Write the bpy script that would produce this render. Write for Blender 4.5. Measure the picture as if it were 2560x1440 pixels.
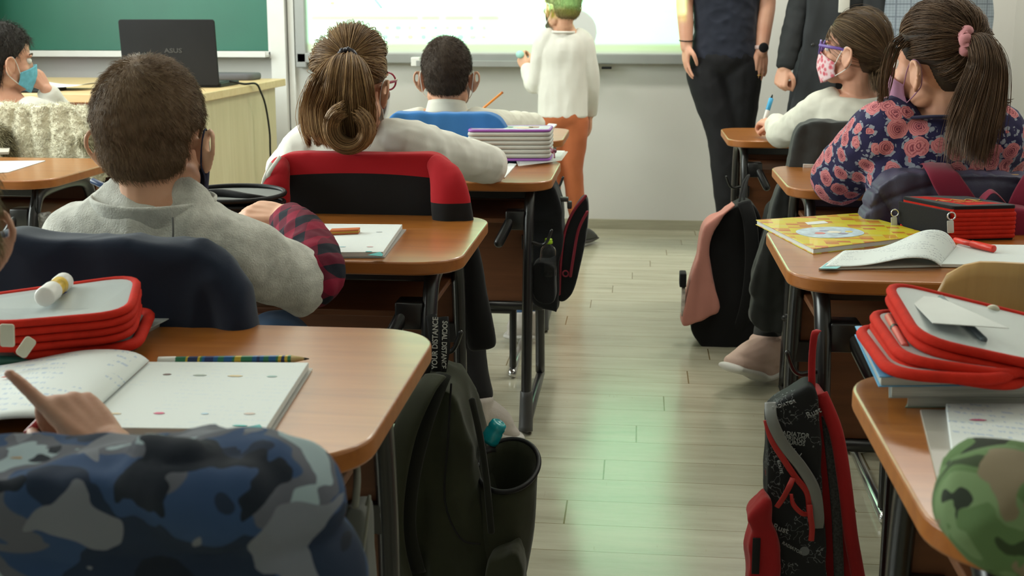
import bpy, math, random
import numpy as np
from mathutils import Vector, Matrix, noise, Euler
random.seed(7); RN = np.random.RandomState(7)
PI = math.pi
for o in list(bpy.data.objects): bpy.data.objects.remove(o)
scene = bpy.context.scene; col = scene.collection
# ---------------------------------------------------------------- camera, exposure, world, big lights
FOC, PX, PY, CH = 3000.0, 1280.0, 587.0, 1.08          # focal length and principal point in px of a 2560x1440 frame
TH = math.atan(549/FOC); PSI = math.atan(320*math.cos(TH)/FOC)
cam_d = bpy.data.cameras.new('camera'); cam = bpy.data.objects.new('camera', cam_d); col.objects.link(cam)
cam.location = (0, 0, CH); cam.rotation_euler = (PI/2-TH, 0, PSI)
cam_d.sensor_width = 36; cam_d.lens = 36*FOC/2560; cam_d.shift_y = -(720-PY)/2560
cam_d.clip_start = .05; cam_d.clip_end = 50
cam_d.dof.use_dof = True; cam_d.dof.focus_distance = 2.35; cam_d.dof.aperture_fstop = 10
scene.camera = cam
scene.view_settings.view_transform = 'Standard'; scene.view_settings.look = 'None'
scene.view_settings.exposure = 0.20; scene.view_settings.gamma = 1.0
wd = bpy.data.worlds.new('world'); scene.world = wd; wd.use_nodes = True
wd.node_tree.nodes['Background'].inputs[0].default_value = (.85, .93, .9, 1)
wd.node_tree.nodes['Background'].inputs[1].default_value = .0
def area(name, loc, rot, sx, sy, power, color):
    l = bpy.data.lights.new(name, 'AREA'); l.shape = 'RECTANGLE'; l.size = sx; l.size_y = sy; l.energy = power; l.color = color
    o = bpy.data.objects.new(name, l); col.objects.link(o); o.location = loc; o.rotation_euler = rot; return o
LC = (1.0, .975, .87)
for i, (x, y, p) in enumerate([(-1.6, 5.0, 24), (1.0, 5.0, 34), (-1.6, 3.0, 16), (1.0, 3.0, 12), (-1.6, .9, 3), (1.0, .9, 1.5)]):
    area('ceiling_lamp_light', (x, y, 2.86), (0, 0, 0), 1.2, .28, p, LC)
area('window_daylight', (-3.5, 2.9, 1.75), (0, -PI/2, 0), 1.5, 3.6, 96, (.95, 1.0, .93))
# the ceiling projector: one lamp whose beam is cut to the screen's rectangle and carries its green bars
PJ = Vector((-.60, .30, 2.40)); WALL = 6.10; SCR = (-1.69, .30, .89, 2.02)
pl = bpy.data.lights.new('projector_beam', 'SPOT'); pl.energy = 3000; pl.spot_size = math.radians(27); pl.spot_blend = .0; pl.shadow_soft_size = .012
po = bpy.data.objects.new('projector_beam', pl); col.objects.link(po); po.location = PJ
po.rotation_euler = (Vector((-.69, WALL, 1.45))-PJ).to_track_quat('-Z', 'Y').to_euler()
# ---------------------------------------------------------------- pixel helpers (turn a pixel into a point of the room)
_f = np.array([-math.sin(PSI)*math.cos(TH), math.cos(PSI)*math.cos(TH), -math.sin(TH)])
_r = np.array([math.cos(PSI), math.sin(PSI), 0]); _u = np.cross(_r, _f); _C = np.array([0, 0, CH])
def _ray(x, y): return _f*FOC+_r*(x-PX)-_u*(y-PY)
def G(x, y, z=0): d = _ray(x, y); return _C+d*(z-CH)/d[2]            # on the horizontal plane z
def W(x, y, Y): d = _ray(x, y); return _C+d*Y/d[1]                   # on the upright plane Y
# ---------------------------------------------------------------- shapes
def nrm(v): v = np.asarray(v, float); return v/(np.linalg.norm(v)+1e-12)
def rotm(rx=0, ry=0, rz=0): return np.array(Euler((rx, ry, rz)).to_matrix())
class S:
    def __init__(s): s.v = []; s.f = []; s.n = 0
    def add(s, v, f):
        v = np.asarray(v, float); s.v.append(v); k = s.n; s.f += [tuple(int(i)+k for i in q) for q in f]; s.n += len(v); return s
    def box(s, c, d, R=None):
        v = np.array([(x, y, z) for x in (-.5, .5) for y in (-.5, .5) for z in (-.5, .5)])*np.array(d)
        if R is not None: v = v@R.T
        return s.add(v+np.array(c), [(0,1,3,2), (4,6,7,5), (0,4,5,1), (2,3,7,6), (0,2,6,4), (1,5,7,3)])
    def ell(s, c, r, R=None, n=20, m=12):
        if np.isscalar(r): r = (r, r, r)
        v = [(0, 0, 1)]
        for i in range(1, m):
            a = PI*i/m
            for j in range(n): b = 2*PI*j/n; v.append((math.sin(a)*math.cos(b), math.sin(a)*math.sin(b), math.cos(a)))
        v.append((0, 0, -1)); v = np.array(v)*np.array(r)
        if R is not None: v = v@R.T
        f = [(0, 1+j, 1+(j+1) % n) for j in range(n)]
        for i in range(m-2):
            for j in range(n): a = 1+i*n+j; b = 1+i*n+(j+1) % n; f.append((a, a+n, b+n, b))
        k = 1+(m-2)*n; f += [(k+j, len(v)-1, k+(j+1) % n) for j in range(n)]
        return s.add(v+np.array(c), f)
    def tube(s, pts, rad, n=14, side=None, sub=4, cap=1.0, closed=False):
        P = np.array(pts, float); k = len(P)
        if np.isscalar(rad): rad = [rad]*k
        Rr = np.array([(r, r) if np.isscalar(r) else r for r in rad], float)
        Q = np.hstack([P, Rr])
        if sub > 1 and (k > 2 or closed):
            out = []
            for i in range(k if closed else k-1):
                if closed: a, b, c, d = Q[(i-1) % k], Q[i], Q[(i+1) % k], Q[(i+2) % k]
                else: a, b, c, d = Q[max(i-1, 0)], Q[i], Q[i+1], Q[min(i+2, k-1)]
                for j in range(sub):
                    t = j/sub; out.append(.5*((2*b)+(c-a)*t+(2*a-5*b+4*c-d)*t*t+(3*b-a-3*c+d)*t**3))
            if not closed: out.append(Q[-1])
            Q = np.array(out)
        P, Rr = Q[:, :3], np.abs(Q[:, 3:]); k = len(P)
        T = np.roll(P, -1, 0)-np.roll(P, 1, 0) if closed else np.gradient(P, axis=0)
        T /= np.linalg.norm(T, axis=1)[:, None]+1e-12
        rings = []; A = None
        for i in range(k):
            if side is not None: a = np.array(side, float)
            elif A is None: a = np.array([1, 0, 0]) if abs(T[0][0]) < .8 else np.array([0, 1, 0])
            else: a = A
            a = a-T[i]*(a@T[i]); a = nrm(a); A = a; b = np.cross(T[i], a); rings.append((P[i], a, b, Rr[i][0], Rr[i][1]))
        if cap and not closed:
            def capr(R0, t, sg):
                p, a, b, x, y = R0; m = min(x, y)*cap
                return [(p+t*sg*m*math.sin(u), a, b, x*math.cos(u), y*math.cos(u)) for u in (.5, 1.0, 1.35)]
            rings = capr(rings[0], T[0], -1)[::-1]+rings+capr(rings[-1], T[-1], 1)
        ang = np.arange(n)*2*PI/n; cs, sn = np.cos(ang), np.sin(ang)
        V = np.vstack([p+np.outer(cs*x, a)+np.outer(sn*y, b) for p, a, b, x, y in rings]); m = len(rings); F = []
        for i in range(m if closed else m-1):
            for j in range(n): q = i*n+j; w = i*n+(j+1) % n; h = ((i+1) % m)*n; F.append((q, w, h+(j+1) % n, h+j))
        if not closed:
            F.append(tuple(range(n))[::-1]); F.append(tuple((m-1)*n+j for j in range(n)))
        return s.add(V, F)
    def prism(s, outl, h, o=(0, 0, 0), ax=(1, 0, 0), ay=(0, 1, 0)):
        ax, ay = np.array(ax, float), np.array(ay, float); az = np.cross(ax, ay); az /= np.linalg.norm(az); n = len(outl)
        B = np.array([np.array(o)+ax*x+ay*y for x, y in outl])
        F = [tuple(range(n))[::-1], tuple(range(n, 2*n))]+[(i, (i+1) % n, n+(i+1) % n, n+i) for i in range(n)]
        return s.add(np.vstack([B, B+az*h]), F)
    def lathe(s, prof, o=(0, 0, 0), axis=(0, 0, 1), n=20):
        az = nrm(axis); a = nrm(np.cross(az, (1, 0, 0) if abs(az[0]) < .9 else (0, 1, 0))); b = np.cross(az, a); V = []
        for r, z in prof:
            for j in range(n): t = 2*PI*j/n; V.append(np.array(o)+az*z+(a*math.cos(t)+b*math.sin(t))*r)
        m = len(prof); F = [(i*n+j, i*n+(j+1) % n, (i+1)*n+(j+1) % n, (i+1)*n+j) for i in range(m-1) for j in range(n)]
        F += [tuple(range(n))[::-1], tuple((m-1)*n+j for j in range(n))]
        return s.add(V, F)
    def grid(s, fn, nu, nv):
        V = [fn(i/(nu-1), j/(nv-1)) for i in range(nu) for j in range(nv)]
        return s.add(V, [(i*nv+j, (i+1)*nv+j, (i+1)*nv+j+1, i*nv+j+1) for i in range(nu-1) for j in range(nv-1)])
def rrect(w, h, r, k=6, cx=0, cy=0):
    o = []
    for sx, sy, a0 in ((1, 1, 0), (-1, 1, PI/2), (-1, -1, PI), (1, -1, 1.5*PI)):
        for i in range(k+1): a = a0+PI/2*i/k; o.append((cx+sx*(w/2-r)+r*math.cos(a), cy+sy*(h/2-r)+r*math.sin(a)))
    return o
MW = {}
def place(o, parent):
    if parent is not None: o.parent = parent; MW[o] = MW[parent]
    else: MW[o] = Matrix.Identity(4)
def mesh(name, sh, mat, parent=None, smooth=True, bevel=0, solid=0, world=True, subsurf=0, uv=None):
    """one mesh object; coordinates are the room's unless world=False"""
    V = np.vstack(sh.v)
    if parent is not None and world:
        Mi = np.array(MW[parent].inverted()); V = V@Mi[:3, :3].T+Mi[:3, 3]
    me = bpy.data.meshes.new(name); me.from_pydata(V.tolist(), [], sh.f)
    if smooth: me.shade_smooth()
    o = bpy.data.objects.new(name, me); col.objects.link(o); place(o, parent)
    for m in (mat if isinstance(mat, (list, tuple)) else [mat]): me.materials.append(m)
    if solid: md = o.modifiers.new('solid', 'SOLIDIFY'); md.thickness = solid; md.offset = 0
    if bevel:
        md = o.modifiers.new('bevel', 'BEVEL'); md.width = bevel; md.segments = 2; md.limit_method = 'ANGLE'; md.angle_limit = .6; md.harden_normals = False
    if subsurf: md = o.modifiers.new('sub', 'SUBSURF'); md.levels = subsurf; md.render_levels = subsurf
    return o
def sharp(o, ang=.6):
    me = o.data; me.set_sharp_from_angle(angle=ang); return o
def blob(name, sh, mat, parent=None, vox=.006, smooth=6, disp=None):
    """closed shells melted into ONE skin (voxel union, smoothed), then pushed along its normals by disp(p)"""
    V = np.vstack(sh.v); me = bpy.data.meshes.new(name+'_src'); me.from_pydata(V.tolist(), [], sh.f)
    t = bpy.data.objects.new('tmp', me); col.objects.link(t)
    r = t.modifiers.new('r', 'REMESH'); r.mode = 'VOXEL'; r.voxel_size = vox; r.adaptivity = 0
    if smooth: m = t.modifiers.new('s', 'SMOOTH'); m.iterations = smooth; m.factor = .5
    dg = bpy.context.evaluated_depsgraph_get(); dg.update()
    ev = t.evaluated_get(dg); me2 = bpy.data.meshes.new_from_object(ev)
    bpy.data.objects.remove(t); bpy.data.meshes.remove(me)
    n = len(me2.vertices); co = np.empty(n*3); me2.vertices.foreach_get('co', co); co = co.reshape(-1, 3)
    if disp is not None:
        no = np.empty(n*3); me2.vertex_normals.foreach_get('vector', no); no = no.reshape(-1, 3)
        d = np.array([disp(p, q) for p, q in zip(co, no)]); co = co+no*d[:, None]
    if parent is not None: Mi = np.array(MW[parent].inverted()); co = co@Mi[:3, :3].T+Mi[:3, 3]
    me2.vertices.foreach_set('co', co.ravel()); me2.update(); me2.name = name; me2.shade_smooth(); me2.materials.clear()
    for m in (mat if isinstance(mat, (list, tuple)) else [mat]): me2.materials.append(m)
    o = bpy.data.objects.new(name, me2); col.objects.link(o); place(o, parent); return o
def nz(p, s, o=0.): return noise.noise(Vector((p[0]*s+o, p[1]*s+o*1.3, p[2]*s-o)))
def wrinkle(amp=.004, s=14, o=0., st=(1, 1, 1)):
    st = np.array(st, float)
    def f(p, n):
        q = p*st; a = nz(q, s, o); b = nz(q, s*2.3, o+5)
        return amp*((1-abs(a)*2.6)*.75+b*.6-.4)
    return f
def tag(o, label, cat, group=None, kind=None):
    if label: o['label'] = label
    if cat: o['category'] = cat
    if group: o['group'] = group
    if kind: o['kind'] = kind
    return o
def thing(name, label, cat, loc=(0, 0, 0), rz=0, group=None):
    o = bpy.data.objects.new(name, None); col.objects.link(o); o.location = loc; o.rotation_euler = (0, 0, rz); o.empty_display_size = .05
    MW[o] = Matrix.LocRotScale(Vector(loc), Euler((0, 0, rz)), None); return tag(o, label, cat, group)
def copy_tree(o, parent=None):
    c = o.copy(); col.objects.link(c)
    if parent is not None: c.parent = parent
    for ch in list(o.children): copy_tree(ch, c)
    return c
def moved(o, loc, rz=0, label=None, group=None):
    o.location = loc; o.rotation_euler = (0, 0, rz); MW[o] = Matrix.LocRotScale(Vector(loc), Euler((0, 0, rz)), None)
    if label: o['label'] = label
    if group: o['group'] = group
    return o
# ---------------------------------------------------------------- materials
class N:
    """tiny node helper"""
    def __init__(s, nt): s.nt = nt
    def __call__(s, t, **kw):
        n = s.nt.nodes.new('ShaderNode'+t)
        for k, v in kw.items():
            if k.startswith('_'): setattr(n, k[1:], v)
            else:
                i = n.inputs[int(k[1:])] if k[0] == 'i' and k[1:].isdigit() else n.inputs[k.replace('__', ' ')]
                s.set(i, v)
        return n
    def set(s, i, v):
        if isinstance(v, bpy.types.NodeSocket): s.nt.links.new(v, i)
        elif isinstance(v, bpy.types.Node): s.nt.links.new(v.outputs[0], i)
        else:
            if isinstance(v, (tuple, list)) and len(v) == 3 and i.type == 'RGBA': v = (*v, 1)
            i.default_value = v
    def m(s, op, a, b=0., c=None, clamp=False):
        n = s.nt.nodes.new('ShaderNodeMath'); n.operation = op; n.use_clamp = clamp; s.set(n.inputs[0], a); s.set(n.inputs[1], b)
        if c is not None: s.set(n.inputs[2], c)
        return n.outputs[0]
    def mix(s, f, a, b, bt='MIX'):
        n = s.nt.nodes.new('ShaderNodeMix'); n.data_type = 'RGBA'; n.blend_type = bt; s.set(n.inputs[0], f); s.set(n.inputs[6], a); s.set(n.inputs[7], b); return n.outputs[2]
    def ramp(s, f, stops, interp='LINEAR'):
        n = s.nt.nodes.new('ShaderNodeValToRGB'); cr = n.color_ramp; cr.interpolation = interp
        while len(cr.elements) < len(stops): cr.elements.new(.5)
        for e, (p, c) in zip(cr.elements, stops): e.position = p; e.color = (*c, 1)
        s.set(n.inputs[0], f); return n.outputs[0]
    def co(s, sc=(1, 1, 1), rot=(0, 0, 0), loc=(0, 0, 0), src='Object'):
        t = s.nt.nodes.new('ShaderNodeTexCoord'); m = s.nt.nodes.new('ShaderNodeMapping')
        m.inputs['Scale'].default_value = sc; m.inputs['Rotation'].default_value = rot; m.inputs['Location'].default_value = loc
        s.nt.links.new(t.outputs[src], m.inputs[0]); return m.outputs[0]
def newmat(name):
    m = bpy.data.materials.new(name); m.use_nodes = True; nt = m.node_tree; b = nt.nodes['Principled BSDF']; return m, N(nt), b
def P(b, n, **kw):
    for k, v in kw.items():
        k = {'color': 'Base Color', 'rough': 'Roughness', 'metal': 'Metallic', 'spec': 'Specular IOR Level', 'coat': 'Coat Weight', 'coatr': 'Coat Roughness', 'trans': 'Transmission Weight',
             'sheen': 'Sheen Weight', 'alpha': 'Alpha', 'normal': 'Normal', 'sss': 'Subsurface Weight', 'ior': 'IOR', 'emit': 'Emission Color', 'emits': 'Emission Strength'}[k]
        n.set(b.inputs[k], v)
def bump(n, h, st=.3, dist=.002):
    return n('Bump', Strength=st, Distance=dist, Height=h).outputs[0]
_mc = {}
def mat(name, c, rough=.6, var=.12, vs=6., bs=0, bst=.3, bd=.002, st=(1, 1, 1), **kw):
    if name in _mc: return _mc[name]
    m, n, b = newmat(name); c = np.array(c)
    t = n('TexNoise', Vector=n.co(st), Scale=vs, Detail=3.)
    P(b, n, color=n.ramp(t.outputs[0], [(.3, tuple(c*(1-var))), (.7, tuple(np.minimum(c*(1+var), 1)))]), rough=rough, **kw)
    if bs: P(b, n, normal=bump(n, n('TexNoise', Vector=n.co(st), Scale=float(bs), Detail=4.).outputs[0], bst, bd))
    _mc[name] = m; return m
def fabric(name, c, weave=900, rough=.9, var=.1, vs=9., bst=.25):
    return mat(name, c, rough, var, vs, bs=weave, bst=bst, bd=.001, spec=.25, sheen=.12)
# ---------------------------------------------------------------- the projector's picture (direction of the beam -> point of the screen)
pl.use_nodes = True
n = N(pl.node_tree); em = pl.node_tree.nodes['Emission']
sx_ = n('SeparateXYZ', Vector=n('NewGeometry').outputs['Incoming']); D_ = WALL-PJ.y
X_ = n.m('ADD', n.m('MULTIPLY', n.m('DIVIDE', sx_.outputs[0], sx_.outputs[1]), D_), PJ.x)
Z_ = n.m('ADD', n.m('MULTIPLY', n.m('DIVIDE', sx_.outputs[2], sx_.outputs[1]), D_), PJ.z)
def rng(v, a, b): return n.m('MULTIPLY', n.m('GREATER_THAN', v, a), n.m('LESS_THAN', v, b))
def rc(a, b, c, d): return n.m('MULTIPLY', rng(X_, a, b), rng(Z_, c, d))
green = n.m('ADD', rc(-1.70, .4, .89, .930), n.m('ADD', rc(-1.67, -1.11, 1.044, 1.069), n.m('ADD', rc(-1.10, -1.00, 1.044, 1.069), n.m('ADD', rc(-.98, -.83, 1.044, 1.069), rc(-.81, -.70, 1.044, 1.069)))), clamp=True)
cc = n.mix(green, (.25, 1.0, .46), (.08, .22, .0))
cc = n.mix(rc(-1.70, .4, 1.09, 1.094), cc, (.14, .55, .32))
cc = n.mix(n.m('MULTIPLY', rng(Z_, SCR[2], SCR[3]), rng(X_, SCR[0], SCR[1])), (0, 0, 0), cc)
pl.node_tree.links.new(cc, em.inputs[0]); em.inputs[1].default_value = 1.0
# ---------------------------------------------------------------- materials of the room
def floor_mat():
    m, n, b = newmat('laminate_floor'); c = n('SeparateXYZ', Vector=n.co())
    yy = n.m('DIVIDE', n.m('ADD', c.outputs[1], 10-.084), .13); row = n.m('FLOOR', yy)
    u = n.m('ADD', n.m('DIVIDE', n.m('SUBTRACT', n.m('SUBTRACT', c.outputs[0], .011), n.m('MULTIPLY', n.m('SUBTRACT', row, 99.), .0385)), 1.2), n.m('MULTIPLY', n.m('SUBTRACT', row, 99.), .5))
    fu, fy = n.m('FRACT', u), n.m('FRACT', yy)
    eu = n.m('MULTIPLY', n.m('MINIMUM', fu, n.m('SUBTRACT', 1., fu)), 1.2); ey = n.m('MULTIPLY', n.m('MINIMUM', fy, n.m('SUBTRACT', 1., fy)), .13)
    seam = n.m('MAXIMUM', n.m('MULTIPLY', n.m('LESS_THAN', ey, .0012), .75), n.m('MULTIPLY', n.m('LESS_THAN', eu, .0018), .95))
    pid = n('TexWhiteNoise', Vector=n('CombineXYZ', X=n.m('FLOOR', u), Y=row).outputs[0], _noise_dimensions='2D')
    off = n('CombineXYZ', X=n.m('MULTIPLY', pid.outputs[0], 9.), Y=0., Z=0.)
    vec = n('VectorMath', _operation='ADD'); n.set(vec.inputs[0], n.co((1.2, 9, 1))); n.set(vec.inputs[1], off)
    g = n('TexNoise', Vector=vec.outputs[0], Scale=1.7, Detail=7., Roughness=.66)
    base = n.ramp(g.outputs[0], [(.22, (.24, .225, .155)), (.42, (.42, .40, .295)), (.6, (.50, .475, .36)), (.85, (.56, .53, .42))])
    base = n.mix(n.m('MULTIPLY', pid.outputs[0], .28), base, (.42, .40, .31))
    sc = n('TexNoise', Vector=n.co((40, 3.5, 1), (0, 0, .55)), Scale=3.2, Detail=5., Roughness=.7); pm = n('TexNoise', Vector=n.co((1.3, 5, 1)), Scale=1.6, Detail=1.)
    scr = n.m('MULTIPLY', n.m('GREATER_THAN', sc.outputs[0], .66), n.m('GREATER_THAN', pm.outputs[0], .55))
    base = n.mix(n.m('MULTIPLY', scr, .35), base, (.24, .17, .10))
    base = n.mix(seam, base, (.16, .115, .04))
    P(b, n, color=base, rough=n.m('ADD', n.m('MULTIPLY', g.outputs[0], .12), .14), spec=1.0, normal=bump(n, n.m('SUBTRACT', g.outputs[0], n.m('MULTIPLY', seam, 3.)), .12, .001))
    return m
def wood(name, c1, c2, c3, rough=.34, sc=(1.2, 14, 14), s=2.5, coat=.0, grain=90, coatr=.1):
    m, n, b = newmat(name); v = n.co(sc)
    g = n('TexNoise', Vector=v, Scale=s, Detail=6., Roughness=.6, Distortion=.4); f = n('TexNoise', Vector=n.co(tuple(x*1.0 for x in sc)), Scale=float(grain)/10, Detail=3.)
    P(b, n, color=n.mix(n.m('MULTIPLY', f.outputs[0], .3), n.ramp(g.outputs[0], [(.25, c1), (.5, c2), (.75, c3)]), c1), rough=rough, spec=.5, coat=coat, coatr=coatr, normal=bump(n, f.outputs[0], .05, .001))
    return m
M = {}
M['floor'] = floor_mat()
M['wall'] = mat('white_wall_paint', (.60, .59, .56), .7, .02, 3, bs=160, bst=.12, bd=.001)
M['ceil'] = mat('ceiling_paint', (.55, .55, .52), .8, .02)
M['base'] = wood('skirting', (.28, .27, .19), (.36, .34, .25), (.42, .40, .30), .45)
M['desk'] = wood('desk_wood', (.28, .085, .012), (.38, .130, .020), (.45, .17, .032), .30, coat=.65, coatr=.22)
M['edge'] = wood('desk_edge_wood', (.26, .075, .010), (.34, .110, .016), (.40, .14, .024), .42)
M['panel'] = wood('dark_panel_wood', (.11, .038, .013), (.16, .055, .019), (.20, .072, .026), .45)
M['steel'] = mat('black_tube_steel', (.012, .012, .013), .28, .2, spec=.6)
M['cap'] = mat('grey_foot_plastic', (.06, .06, .06), .5, .15)
M['chrome'] = mat('chrome', (.6, .6, .6), .22, .05, metal=1.)
M['ply'] = wood('plywood_chair', (.36, .20, .06), (.44, .25, .08), (.50, .30, .10), .4, sc=(14, 1.2, 1.2))
M['plyedge'] = mat('plywood_edge', (.62, .45, .22), .5)
M['beech'] = wood('pale_desk_wood', (.52, .43, .26), (.60, .50, .32), (.66, .56, .38), .5, sc=(9, 9, 1.0))
M['beechtop'] = wood('pale_desk_top', (.60, .42, .20), (.66, .49, .26), (.72, .55, .32), .4)
M['white'] = mat('white_plastic', (.72, .72, .69), .45, .04)
M['alu'] = mat('grey_board_frame', (.32, .33, .32), .4, .05, metal=.25)
M['board'] = mat('green_chalkboard', (.014, .125, .082), .45, .14, 1.6)
M['screen'] = mat('white_projection_board', (.60, .605, .60), .5, .01)
M['black'] = mat('black_plastic', (.007, .007, .008), .5, .2, spec=.25)
M['paper'] = mat('paper', (.64, .67, .66), .7, .03, 20)
# ---------------------------------------------------------------- room shell
XL, XR, YB, HC = -3.6, 1.80, -1.7, 2.9
def struct(name, sh, m, **kw): o = mesh(name, sh, m, smooth=False, **kw); o['kind'] = 'structure'; return o
struct('floor', S().box(((XL+XR)/2, (YB+WALL)/2, -.03), (XR-XL, WALL-YB, .06)), M['floor'])
struct('ceiling', S().box(((XL+XR)/2, (YB+WALL)/2, HC+.03), (XR-XL, WALL-YB, .06)), M['ceil'])
struct('wall_front', S().box(((XL+XR)/2, WALL+.05, HC/2), (XR-XL+.2, .1, HC)), M['wall'])
struct('wall_right', S().box((XR+.05, (YB+WALL)/2, HC/2), (.1, WALL-YB, HC)), M['wall'])
struct('wall_back', S().box(((XL+XR)/2, YB-.05, HC/2), (XR-XL+.2, .1, HC)), M['wall'])
wl = S(); y0, y1, z0, z1 = 1.1, 4.7, .95, 2.5                              # left wall around its window
wl.box((XL-.05, (YB+y0)/2, HC/2), (.1, y0-YB, HC)); wl.box((XL-.05, (WALL+y1)/2, HC/2), (.1, WALL-y1, HC))
wl.box((XL-.05, (y0+y1)/2, z0/2), (.1, y1-y0, z0)); wl.box((XL-.05, (y0+y1)/2, (z1+HC)/2), (.1, y1-y0, HC-z1))
struct('wall_left', wl, M['wall'])
wf = S()
for y in (y0+.03, (2*y0+y1)/3, (y0+2*y1)/3, y1-.03): wf.box((XL-.03, y, (z0+z1)/2), (.05, .06, z1-z0))
for z in (z0+.03, z1-.03): wf.box((XL-.03, (y0+y1)/2, z), (.05, y1-y0, .06))
win = struct('window_1', wf, M['white'])
gm, n, b = newmat('window_glass'); P(b, n, color=(.9, .95, .95), rough=.1, trans=1., emit=(.85, 1., .98), emits=1.6)
mesh('pane', S().box((XL-.06, (y0+y1)/2, (z0+z1)/2), (.01, y1-y0, z1-z0)), gm, win, smooth=False)
struct('baseboard_front', S().box(((XL+XR)/2, WALL-.008, .025), (XR-XL, .016, .05)), M['base'])
struct('baseboard_right', S().box((XR-.008, (YB+WALL)/2, .025), (.016, WALL-YB, .05)), M['base'])
struct('baseboard_left', S().box((XL+.008, (YB+WALL)/2, .025), (.016, WALL-YB, .05)), M['base'])
struct('trim_1', S().box((-1.835, WALL-.03, HC/2), (.075, .06, HC)), M['white'])
struct('trim_2', S().box((-1.775, WALL-.012, HC/2), (.03, .024, HC)), M['white'])
# ---------------------------------------------------------------- boards on the front wall
t = thing('chalkboard', 'dark green chalkboard in a narrow white frame on the front wall', 'chalkboard', (-2.9, WALL-.03, 1.4))
mesh('writing_surface', S().box((-2.9, WALL-.02, 1.5), (2.02, .02, 1.20)), M['board'], t, smooth=False)
fr = S()
fr.box((-1.88, WALL-.022, 1.49), (.026, .035, 1.26)); fr.box((-3.92+.0, WALL-.022, 1.49), (.026, .035, 1.26)); fr.box((-2.9, WALL-.022, 2.115), (2.04, .035, .026)); fr.box((-2.9, WALL-.022, .885), (2.04, .035, .026))
mesh('frame', fr, M['white'], t, smooth=False, bevel=.003)
mesh('chalk_ledge', S().box((-2.9, WALL-.065, .876), (2.03, .10, .014)).box((-2.9, WALL-.113, .884), (2.03, .008, .03)), M['white'], t, smooth=False, bevel=.002)
chk = mat('chalk', (.85, .85, .8), .9)
for i, (x, l) in enumerate([(-2.98, .05), (-2.88, .07), (-2.47, .05), (-1.945, .075)]):
    tag(mesh('chalk_piece', S().box((x, WALL-.07, .891), (l, .022, .016)), chk, None, bevel=.003), ['white chalk piece on the ledge under the chalkboard, farthest left', 'white chalk piece on the ledge of the chalkboard, second from the left', 'white chalk piece on the chalk ledge just left of the laptop lid', 'white eraser block at the right end of the chalk ledge'][i], 'chalk', 'chalk on the ledge')
t = thing('interactive_whiteboard', 'large bright projection whiteboard in a grey frame on the front wall', 'whiteboard', (-.75, WALL-.03, 1.45))
mesh('writing_surface', S().box((-.695, WALL-.025, 1.475), (2.05, .03, 1.20)), M['screen'], t, smooth=False)
fr = S()
for (x, z, a, c) in ((-1.717, 1.46, .055, 1.29), (.325, 1.46, .055, 1.29), (-.696, .866, 2.09, .052), (-.696, 2.09, 2.09, .052)): fr.box((x, WALL-.03, z), (a, .06, c))
mesh('frame', fr, M['alu'], t, smooth=False, bevel=.006)
mesh('pen_tray', S().box((-.66, WALL-.085, .834), (.90, .07, .014)).box((-.66, WALL-.117, .842), (.90, .007, .03)), M['alu'], t, smooth=False, bevel=.002)
mesh('bracket', S().box((-1.115, WALL-.08, .850), (.045, .075, .045)), M['white'], t, smooth=False, bevel=.004)
mesh('latch', S().box((-.16, WALL-.07, .823), (.05, .03, .012)), M['black'], t, smooth=False, bevel=.002)
# toolbar marks shown on the board: small pastel shapes
def pastel(c): return mat('mark_%d_%d_%d' % tuple(int(x*99) for x in c), tuple(.18+.42*x*x for x in c), .5, .0)
mk = [(-1.55, 1.14, .018, .012, (.9, .5, .4)), (-1.52, .992, .024, .016, (.95, .75, .35)), (-1.53, .953, .012, .010, (.9, .6, .6))]
R3 = random.Random(3)
cols = [(.55, .72, .85), (.85, .6, .6), (.6, .6, .7), (.95, .85, .5), (.5, .8, .9), (.62, .66, .66)]
for i, x in enumerate(np.arange(-1.40, -.74, .062)):
    for z in (1.018, .972): mk.append((x+R3.uniform(-.008, .008), z, R3.uniform(.012, .028), R3.uniform(.008, .018), cols[(i*2+int(z*100)) % 6]))
for i, (x, z, w, h, c) in enumerate(mk):
    mesh('toolbar_icon', S().prism(rrect(w, h, min(w, h)*.4, 3), .002, (x, WALL-.040, z), (1, 0, 0), (0, 0, 1)), pastel(c), t, smooth=False)
mesh('drawn_stroke', S().tube([(-1.335+.0, WALL-.041, 1.165), (-1.30, WALL-.041, 1.12)], .004, 6, sub=1), pastel((.6, .66, .75)), t)
# ---------------------------------------------------------------- teacher's desk
TZ = .78
t = thing('teacher_desk', 'pale wood-grain teacher desk carrying the open black laptop', 'desk', (-2.5, 5.05, 0))
mesh('desktop', S().box((-2.62, 5.07, TZ-.017), (1.86, 1.20, .034)), M['beechtop'], t, smooth=False, bevel=.003)
mesh('side_panel', S().box((-1.735, 5.05, (TZ-.034)/2), (.025, 1.10, TZ-.036)), M['beech'], t, smooth=False, bevel=.002)
mesh('side_panel', S().box((-3.50, 5.05, (TZ-.034)/2), (.025, 1.10, TZ-.036)), M['beech'], t, smooth=False, bevel=.002)
mesh('front_panel', S().box((-2.62, 4.55, (TZ-.034)/2+.05), (1.73, .022, TZ-.14)), M['desk'], t, smooth=False, bevel=.002)
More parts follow.
